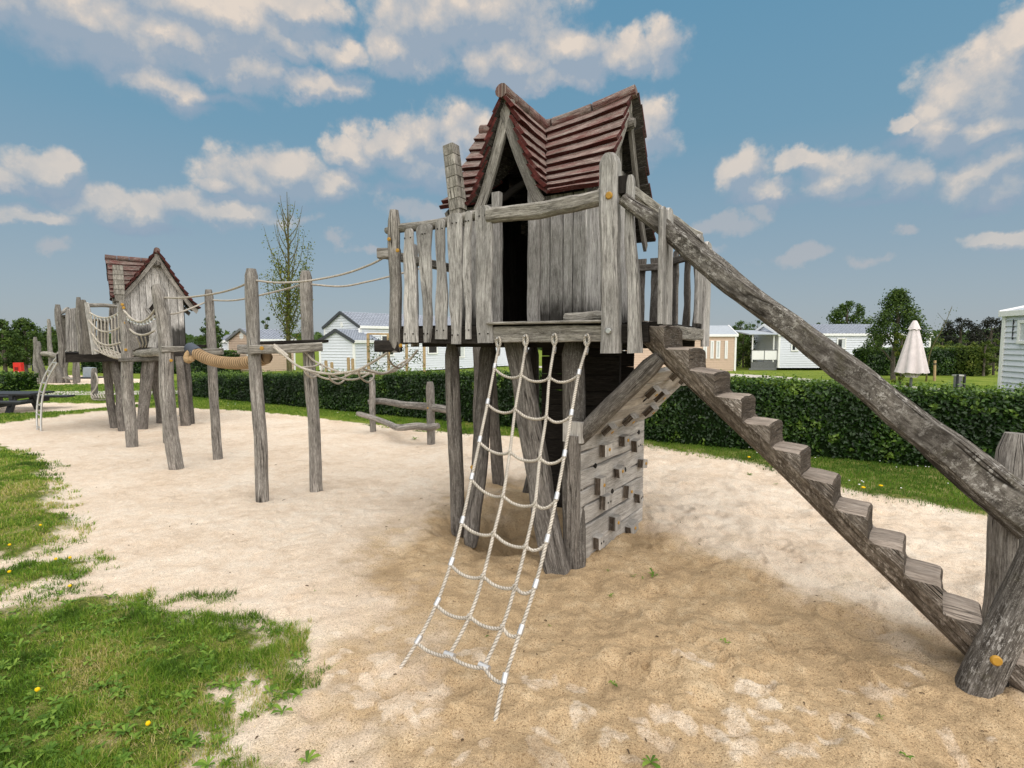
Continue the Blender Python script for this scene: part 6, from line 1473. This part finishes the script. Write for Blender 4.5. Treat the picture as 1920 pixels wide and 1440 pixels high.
def homes():
    X = lambda px, D: P(px, 640, m(D)).x
    # big white gabled home behind the midway posts: gable to the left-front, long side running off to the right
    D = 31.0; near = V((X(676, D), m(D), 0)); dx = V((.50, .866, 0)); dyv = V((-.866, .5, 0))
    r, c, dx, dy, S = home('mobile_home', 'white mobile home with dark edged gable and grey blue tiles, behind the midway posts', near, (.62, .78, 0), m(17), m(3.6), 0.1, m(2.86), m(3.72), 'siding_w', 'tile', wins=(('front', m(1.9), m(1.75), m(.9), m(1.2), 'dark'), ('front', m(5.6), m(1.75), m(.8), m(1.1), 'dark'), ('front', m(8.2), m(1.6), m(.8), m(1.4), 'half')), gtrim='darktrim')
    g = (c[0] + c[3]) / 2 + V((0, 0, m(3.0))); vent(r, g, -dx, m(.16))
    mb = MB(); tube(mb, [c[0] + V((0, -.12, .1)) - dx * .03, c[0] + V((0, -.12, m(2.4))) - dx * .03, c[0] + V((-.02, -.12, m(2.75)))], .045, n=8); mb.build('downpipe', M['white'], r)
    # shed in front of it
    D = 28.5; a, b = X(588, D), X(660, D)
    home('garden_shed', 'small white shed with black edged roof in front of the white gabled home', V((b, m(D) + .25, 0)), V((.25, 1, 0)), m(2.6), b - a, 0.05, m(2.02), m(2.60), 'siding_w', 'tile', gtrim='darktrim', group=None)
    # beige gabled home at the left
    D = 34; near = V((X(480, D), m(D), 0))
    r, c, dx, dy, S = home('mobile_home', 'beige gabled mobile home with round vent behind the nearer midway post', near, (.5, .866, 0), m(2.8), m(2.9), 0.0, m(2.10), m(2.76), 'siding_b', 'tile', gtrim='greypanel', wins=(('left', m(2.3), m(1.25), m(.5), m(.8), 'dark'),))
    vent(r, (c[0] + c[3]) / 2 + V((0, 0, m(2.35))), -dx, m(.22))
    D = 37; home('mobile_home', 'pale blue white home end seen left of the beige gabled one', V((X(413, D), m(D), 0)), (1, .1, 0), m(1.3), m(3), 0.0, m(2.02), m(2.4), 'siding_w', 'tile', gtrim='darktrim')
    # beige flat looking home right of the tower
    D = 35; 
    r, c, dx, dy, S = home('mobile_home', 'beige mobile home with four narrow windows just right of the tower', V((X(1176, D), m(D + .9), 0)), (1, -.09, 0), (X(1383, D) - X(1176, D)), m(4), 0.0, m(2.42), m(3.05), 'siding_b', 'roofsheet', wins=[('front', X(x, D) - X(1176, D), m(1.45), m(w), m(1.10), 'pale') for x, w in ((1327, .15), (1340, .13), (1351, .18), (1366, .10))], tile=False)
    # white home with terrace
    D = 36; x0, x1 = X(1461, D), X(1746, D); w = lambda px: X(px, D) - x0
    r, c, dx, dy, S = home('mobile_home', 'long white mobile home with grey tiled roof behind the handrail', V((x0, m(D), 0)), (1, .015, 0), x1 - x0, m(4), m(.22), m(2.48), m(3.15), 'siding_w', 'tile', wins=[('front', w(1490), m(1.75), m(.42), m(.75), 'half'), ('front', w(1578), m(1.85), m(.55), m(.65), 'half'), ('front', w(1651), m(1.8), m(.42), m(.75), 'dark')])
    t = thing('terrace', V((X(1432, D), m(D) + .8, 0)), 'covered terrace with white railing panels at the end of the long white home', 'terrace')
    xa, xb = X(1411, D), x0 - .05
    mb = MB(); plank(mb, V((xa - .1, m(D) + .1, .10)), V((xb, m(D) + .1, .10)), .10, .05, (0, 0, 1), n=1)
    for i in range(24): xx = xa + (xb - xa) * (i + .5) / 24; plank(mb, V((xx, m(D) + .1, .0)), V((xx, m(D) + .1, m(.62))), (xb - xa) / 24 - .01, .03, (1, 0, 0), n=1)
    mb.build('skirt', M['greypanel'], t)
    for i in range(2):
        mb = MB(); xx0 = xa + (xb - xa) * i / 2; plank(mb, V((xx0 + .02, m(D) + .06, m(1.07))), V((xx0 + (xb - xa) / 2 - .03, m(D) + .06, m(1.07))), m(.62), .03, (0, 0, 1), n=1); mb.build('railing_panel', M['white'], t)
    mb = MB(); plank(mb, V((xa, m(D) + .06, m(1.40))), V((xb, m(D) + .06, m(1.40))), .04, .06, (0, 0, 1), n=1)
    for xx in (xa, (xa + xb) / 2, xb): plank(mb, V((xx, m(D) + .07, m(.6))), V((xx, m(D) + .07, m(1.4))), .05, .04, (1, 0, 0), n=1)
    mb.build('railing_frame', M['greypanel'], t)
    for xx in (xa + .9, xb - .2): mb = MB(); tube(mb, [V((xx if xx > xa + 1 else xa + .05, m(D) + .1, m(.6))), V((xx if xx > xa + 1 else xa + .05, m(D) + .1, m(2.5)))], .04, n=8); mb.build('roof_post', M['white'], t)
    mb = MB(); plank(mb, V((X(1403, D), m(D) + 1.2, m(2.62))), V((xb + .3, m(D) + 1.2, m(2.62))), 2.6, .06, (0, 1, .10), n=1); mb.build('canopy', M['roofsheet'], t)
    # white home at the far right edge
    q = P(1883, 640, m(15)); 
    home('mobile_home', 'white clapboard home cut by the right edge of the view', V((q.x - .30 * m(7), q.y - m(7), 0)), V((.30, .955, 0)) , m(7), m(4), m(.25), m(2.80), m(3.3), 'siding_w', 'roofsheet', tile=False, wins=(('left', 1, 1, .1, .1, 'pale'),), over=.08) if False else None
    # its left wall runs towards the viewer: front = that wall
    far = V((q.x, q.y, 0)); nearp = far + V((-.16, -1, 0)).normalized() * m(6.5)
    r, c, dx, dy, S = home('mobile_home', 'white clapboard home cut by the right edge of the view', far, (nearp - far), m(6.5), m(4), m(.25), m(2.80), m(3.25), 'siding_w', 'roofsheet', tile=False, over=.10, wins=(('front', m(.75), m(2.25), m(.30), m(.55), 'pale'),))
    mb = MB(); p = far + dx * .28 + V((dx.y, -dx.x, 0)) * .03; tube(mb, [p + V((0, 0, m(2.6))), p + V((0, 0, m(2.05)))], .012, n=6); mb.build('cable', M['black'], r)
homes()

# ------------------------------------------------------------------ parasol, bin, trellis
def parasol():
    D = m(14); root = thing('parasol', V((P(1712, 640, D).x, D, 0)), 'closed pinkish white parasol standing behind the hedge', 'parasol')
    x = P(1713, 640, D).x; zt = P(1713, 601, D).z; zc = P(1713, 616, D).z; zb = P(1713, 697, D).z
    mb = MB(); tube(mb, [V((x - .01, D, -.05)), V((x, D, zt - .05))], .028, n=10); mb.build('pole', M['greypanel'], root)
    def cone(z0, z1, r0, r1, nf, amp, seed):
        vs, fs = [], []; n = 72; k = 10
        for j in range(k + 1):
            s = j / k; r = r0 + (r1 - r0) * s ** .9; z = z0 + (z1 - z0) * s
            for i in range(n):
                a = 6.2832 * i / n; w = math.cos(a * nf + .6 * math.sin(2 * a + seed)) ; rr_ = r * (1 + amp * (w if w > 0 else w * 1.5) * (.35 + .65 * s)); vs.append(V((x + rr_ * math.cos(a), D + rr_ * math.sin(a), z + (.02 * w if j == k else 0) - (.03 * s * s * abs(math.cos(a * nf / 2))))))
        for j in range(k):
            for i in range(n): i2 = (i + 1) % n; fs.append((j * n + i, j * n + i2, (j + 1) * n + i2, (j + 1) * n + i))
        mb = MB(); mb.add(vs, fs, [[(0, 0)] * 4] * len(fs), True); return mb
    wr = (P(1739, 690, D) - P(1687, 690, D)).length / 2
    cone(zt - .02, zb, .035, wr * .93, 8, .13, 1).build('canopy', M['cloth'], root)
    cone(zt, zc, .03, .115, 8, .05, 2).build('vent_cap', M['cloth'], root)
    mb = MB()
    for k in range(8): a = k * .785; tube(mb, [V((x + wr * .75 * math.cos(a), D + wr * .75 * math.sin(a), zb + .02)), V((x + .10 * math.cos(a), D + .10 * math.sin(a), zb - .10))], .012, n=5)
    tube(mb, [V((x, D, zb - .12)), V((x, D, zb + .03))], .11, n=12, rough=.2); mb.build('rib_ends', M['cloth'], root)
parasol()
def post_bin():
    D = m(20); c = P(1797, 716, D); root = thing('litter_bin', V((c.x, D, 0)), 'dark grey litter bin by the path behind the hedge', 'bin', 'grey litter bins')
    w = (P(1803, 700, D) - P(1790, 700, D)).length
    mb = MB(); plank(mb, V((c.x, D, .05)), P(1796.5, 706, D), w, w * .8, (1, 0, 0), n=2, ch=.04, w1=w * .96); mb.build('bin_body', M['greypanel'], root)
    for s in (-1, 1): mb = MB(); plank(mb, V((c.x + s * w * .5, D - w * .42, .0)), V((c.x + s * w * .5, D - w * .42, P(1796, 702, D).z)), .05, .06, (1, 0, 0), n=1); mb.build('side_post', M['black'], root)
    mb = MB(); plank(mb, P(1790, 704, D), P(1803, 704, D), .05, w, (0, 0, 1), n=1); mb.build('lid', M['steel'], root)
post_bin()
def trellis():
    D = m(22); root = thing('trellis', V((P(730, 640, D).x, D, 0)), 'timber trellis frame with climbing plant before the white home', 'trellis')
    for x in (690, 728, 762, 795): mb = MB(); p = P(x, 640, D); plank(mb, V((p.x, D, 0)), P(x, 626 if x < 700 else 628, D), .09, .07, (1, 0, 0), n=3); mb.build('trellis_post', M['stake'], root)
    mb = MB(); plank(mb, P(689, 626, D), P(796, 627, D), .06, .06, (0, 0, 1), n=3); mb.build('trellis_rail', M['stake'], root)
    n = 900; x = rng.uniform(P(690, 640, D).x, P(796, 640, D).x, n); z = rng.uniform(.4, 1.75, n); k = fbm(x * 2.2, z * 2.2, 95, 3) > -.05; pos = np.stack([x, np.full(n, D - .06) + rng.normal(0, .05, n), z], 1)[k]
    leaves('climbing_foliage', pos, np.tile([[0., -1, .2]], (len(pos), 1)), rng.uniform(.02, .045, len(pos)), np.clip(.4 + rng.normal(0, .2, len(pos)), 0, 1), M['tree'], root)
    for x, y in ((611, 676), (622, 679), (653, 670), (661, 672)):
        t = thing('stake', V((P(x, 640, D).x, D, 0)), 'short raw timber stake rising behind the hedge before the white shed', 'stake', 'short stakes before the shed'); mb = MB(); p = P(x, 640, D); plank(mb, V((p.x, D, 0)), P(x, y, D), .09, .07, (1, 0, 0), n=3, tip=.03); mb.build('stake_post', M['stake'], t)
trellis()
# paths
strip('path', [(G(-400, 742).x, G(-400, 742).y), (G(200, 739).x, G(200, 739).y), (G(340, 737).x, G(340, 737).y), (G(420, 736).x, G(420, 736).y)], m(1.6), .006, M['path'], 'pale path crossing the far lawn')
strip('road', [(P(2300, 640, m(15.5)).x, m(15.5)), (P(1780, 640, m(21)).x, m(21)), (P(1500, 640, m(27)).x, m(27)), (P(1330, 640, m(32)).x, m(32)), (P(900, 640, m(45)).x, m(45))], m(2.3), .006, M['path'], 'pale service road behind the hedge')

# ------------------------------------------------------------------ sky, sun, camera
SUN_EL, SUN_AZ = math.radians(54), math.radians(155)      # azimuth clockwise from +Y
def world():
    w = bpy.data.worlds.new('World'); scene.world = w; w.use_nodes = True; nt = w.node_tree; nt.nodes.clear(); q = N(nt)
    sky = q.n('ShaderNodeTexSky', sky_type='NISHITA'); sky.sun_disc = False; sky.sun_elevation = SUN_EL; sky.sun_rotation = SUN_AZ; sky.air_density = 1.0; sky.dust_density = 1.2; sky.ozone_density = 2.0
    d = q.n('ShaderNodeTexCoord').outputs['Generated']; sp = q.n('ShaderNodeSeparateXYZ'); q.l(d, sp.inputs[0])
    el = q.math('ARCSINE', sp.outputs[2]); az = q.math('ARCTAN2', sp.outputs[0], sp.outputs[1])
    cb = q.n('ShaderNodeCombineXYZ'); q.l(az, cb.inputs[0]); q.l(el, cb.inputs[1]); p = cb.outputs[0]
    S = 10.0
    CL = [(150, 20, 260, 75), (420, 25, 210, 60), (320, 60, 190, 40), (560, 10, 90, 35), (300, 152, 75, 32), (460, 128, 95, 42), (600, 162, 105, 28), (545, 82, 42, 40), (640, 105, 42, 28), (800, 45, 105, 80), (920, 30, 130, 90), (960, 110, 120, 52), (740, 95, 60, 50), (1075, 100, 85, 50), (1165, 108, 70, 42), (1245, 95, 42, 48), (1010, 145, 120, 30), (1225, 250, 45, 48), (1190, 268, 50, 40),
          (1880, 150, 85, 85), (1790, 185, 80, 62), (1915, 75, 60, 55), (1765, 235, 55, 28), (1840, 250, 100, 32), (1690, 228, 42, 16), (1390, 330, 50, 40), (1440, 358, 55, 24), (1500, 305, 48, 20), (1600, 320, 95, 42), (1685, 332, 58, 38), (1570, 338, 60, 28), (1860, 325, 110, 36), (1900, 355, 60, 28), (1850, 452, 42, 19), (1915, 456, 40, 17),
          (85, 322, 72, 34), (30, 342, 48, 24), (122, 308, 38, 26), (200, 388, 80, 32), (275, 400, 70, 28), (345, 388, 55, 32), (430, 402, 110, 22), (60, 405, 80, 18), (455, 335, 78, 46), (530, 320, 88, 44), (600, 345, 80, 26), (410, 350, 45, 22), (660, 292, 48, 28), (725, 272, 68, 36), (800, 268, 68, 55), (865, 262, 58, 50), (830, 315, 85, 28)]
    FA = [(745, 392, 62, 26), (800, 404, 58, 22), (620, 442, 45, 20), (690, 465, 55, 15), (1500, 482, 125, 20), (1625, 486, 70, 16), (1350, 428, 85, 22), (1690, 436, 24, 11), (1430, 405, 40, 16), (560, 402, 60, 20), (100, 462, 50, 18), (1330, 480, 60, 20)]
    GR = [(120, 88, 260, 48), (400, 92, 160, 36), (340, 195, 100, 22), (420, 185, 90, 20), (1000, 160, 160, 22), (1700, 258, 90, 22), (1840, 282, 110, 16), (80, 362, 110, 18), (520, 372, 130, 18), (800, 350, 140, 16), (1450, 378, 110, 16), (1660, 378, 120, 14), (1870, 382, 110, 14), (280, 428, 150, 14)]
    def ang(px, py): r = ray(px, py); L = r.length; return math.atan2(r.x, r.y), math.asin(r.z / L)
    def blob(b):
        a0, e0 = ang(b[0], b[1]); aw = (ang(b[0] + b[2], b[1])[0] - ang(b[0] - b[2], b[1])[0]) / 2; eh = (ang(b[0], b[1] - b[3])[1] - ang(b[0], b[1] + b[3])[1]) / 2
        return a0, e0, max(aw, .005), max(eh, .004)
    n1 = q.n('ShaderNodeTexNoise'); q.l(d, n1.inputs['Vector']); n1.inputs['Scale'].default_value = 11; n1.inputs['Detail'].default_value = 5; n1.inputs['Roughness'].default_value = .62
    warp = q.vmath('MULTIPLY', q.vmath('SUBTRACT', n1.outputs['Color'], (.5, .5, .5)), (.085, .075, 0)); pw = q.vmath('ADD', p, warp)
    def vor(v, sc):
        nd = q.n('ShaderNodeTexVoronoi'); nd.feature = 'F1'; q.set(nd.inputs['Vector'], v); nd.inputs['Scale'].default_value = sc
        nd.inputs['Detail'].default_value = 1.0; nd.inputs['Roughness'].default_value = .5; return nd.outputs['Distance']
    def puff(v):
        wv = q.vmath('ADD', v, q.vmath('MULTIPLY', q.vmath('SUBTRACT', n1.outputs['Color'], (.5, .5, .5)), (.05, .05, .05)))
        a = q.math('SUBTRACT', .5, vor(wv, 15)); b = q.noise(v, 30, 5, .64)
        return q.math('ADD', q.math('MULTIPLY', a, .62), q.math('MULTIPLY', q.math('SUBTRACT', b, .5), .85))
    sh = q.vmath('ADD', d, (-.012, .0, .020)); f1 = q.math('ADD', puff(d), .5); f2 = q.math('ADD', puff(sh), .5)
    def field(pt, blobs):
        cur = None
        for b in blobs:
            a0, e0, aw, eh = blob(b); v = q.vmath('MULTIPLY_ADD', pt, (1 / aw, 1 / eh, 0), (-a0 / aw, -e0 / eh, 0)); L = q.vmath('LENGTH', v)
            cur = L if cur is None else q.math('MINIMUM', cur, L)
        return cur
    c1 = q.math('ADD', field(pw, CL), q.math('MULTIPLY', q.math('SUBTRACT', f1, .5), -.95))
    up = q.vmath('ADD', pw, (-.010, .026, 0)); c2 = q.math('ADD', field(up, CL), q.math('MULTIPLY', q.math('SUBTRACT', f2, .5), -.95))
    # generic clouds away from the photographed part of the sky
    gen = q.mr(q.noise(d, 3.2, 7, .6), .36, .54, 0, 1, True); outside = q.math('MULTIPLY', q.mr(q.math('ABSOLUTE', az), 1.05, 1.6, 0, 1, True), 1.0); high = q.mr(el, .60, .78, 0, 1); gen = q.math('MULTIPLY', gen, q.math('MAXIMUM', outside, high))
    mask = q.mr(c1, 1.60, .92, 0, 1, True)
    shade = q.math('ADD', q.mr(q.math('SUBTRACT', c2, c1), -.36, .70, 0, 1), q.math('MULTIPLY', q.math('SUBTRACT', f1, .5), .62), clamp=True)
    fa = q.math('ADD', field(pw, FA), q.math('MULTIPLY', q.math('SUBTRACT', f1, .5), -1.6)); fm = q.mr(fa, 1.25, .5, 0, .55, True)
    gr = q.math('ADD', field(pw, GR), q.math('MULTIPLY', q.math('SUBTRACT', f1, .5), -1.2)); gm = q.mr(gr, 1.35, .35, 0, .85, True)
    # clear sky: physical sky, toned towards the photograph's grey blue, hazier low down
    tone = q.mix(1.0, sky.outputs[0], (.60, .78, .80, 1), 'MULTIPLY')
    haze = q.ramp(q.mr(el, 0, .75), [(0, (.42 * S, .455 * S, .49 * S)), (.2, (.30 * S, .405 * S, .49 * S)), (.45, (.185 * S, .355 * S, .485 * S)), (.8, (.125 * S, .315 * S, .48 * S)), (1, (.11 * S, .29 * S, .46 * S))])
    base = q.mix(.85, tone, haze)
    g = lambda c: tuple(x * S for x in c)
    base = q.mix(gm, base, (*g((.265, .365, .475)), 1))
    base = q.mix(fm, base, (*g((.50, .49, .505)), 1))
    ccol = q.ramp(shade, [(0, g((.325, .40, .49))), (.28, g((.43, .465, .51))), (.55, g((.53, .525, .53))), (.8, g((.64, .59, .55))), (1, g((.78, .68, .59)))])
    # distant clouds sink into the haze
    lowh = q.mr(el, .10, .38, .52, .96); col = q.mix(q.math('MULTIPLY', mask, lowh), base, ccol)
    col = q.mix(gen, col, (*g((1.32, 1.26, 1.18)), 1))   # unseen bright cloud overhead and behind the viewer, added to light the scene
    bg = q.n('ShaderNodeBackground'); q.l(col, bg.inputs[0]); bg.inputs[1].default_value = 1 / S
    o = q.n('ShaderNodeOutputWorld'); q.l(bg.outputs[0], o.inputs[0])
world()
sd = bpy.data.lights.new('sun', 'SUN'); sd.energy = 3.3; sd.angle = math.radians(100); sd.color = (1.0, .955, .89)
so_ = bpy.data.objects.new('sun', sd); COL.objects.link(so_)
dirv = V((math.sin(SUN_AZ) * math.cos(SUN_EL), math.cos(SUN_AZ) * math.cos(SUN_EL), math.sin(SUN_EL))); so_.rotation_euler = dirv.to_track_quat('Z', 'Y').to_euler(); so_.location = dirv * 50
cd = bpy.data.cameras.new('camera'); cam = bpy.data.objects.new('camera', cd); COL.objects.link(cam)
cam.location = (0, 0, H * K); cam.rotation_euler = (math.pi / 2 - TH, 0, 0); cd.sensor_fit = 'HORIZONTAL'; cd.sensor_width = 36; cd.lens = 36 * F / 1920; cd.clip_start = .05; cd.clip_end = 2500
scene.camera = cam
scene.view_settings.view_transform = 'Standard'; scene.view_settings.look = 'None'; scene.view_settings.exposure = 0; scene.view_settings.gamma = 1
scene.cycles.max_bounces = 6; scene.cycles.diffuse_bounces = 3; scene.cycles.glossy_bounces = 2; scene.cycles.transmission_bounces = 3; scene.cycles.transparent_max_bounces = 4
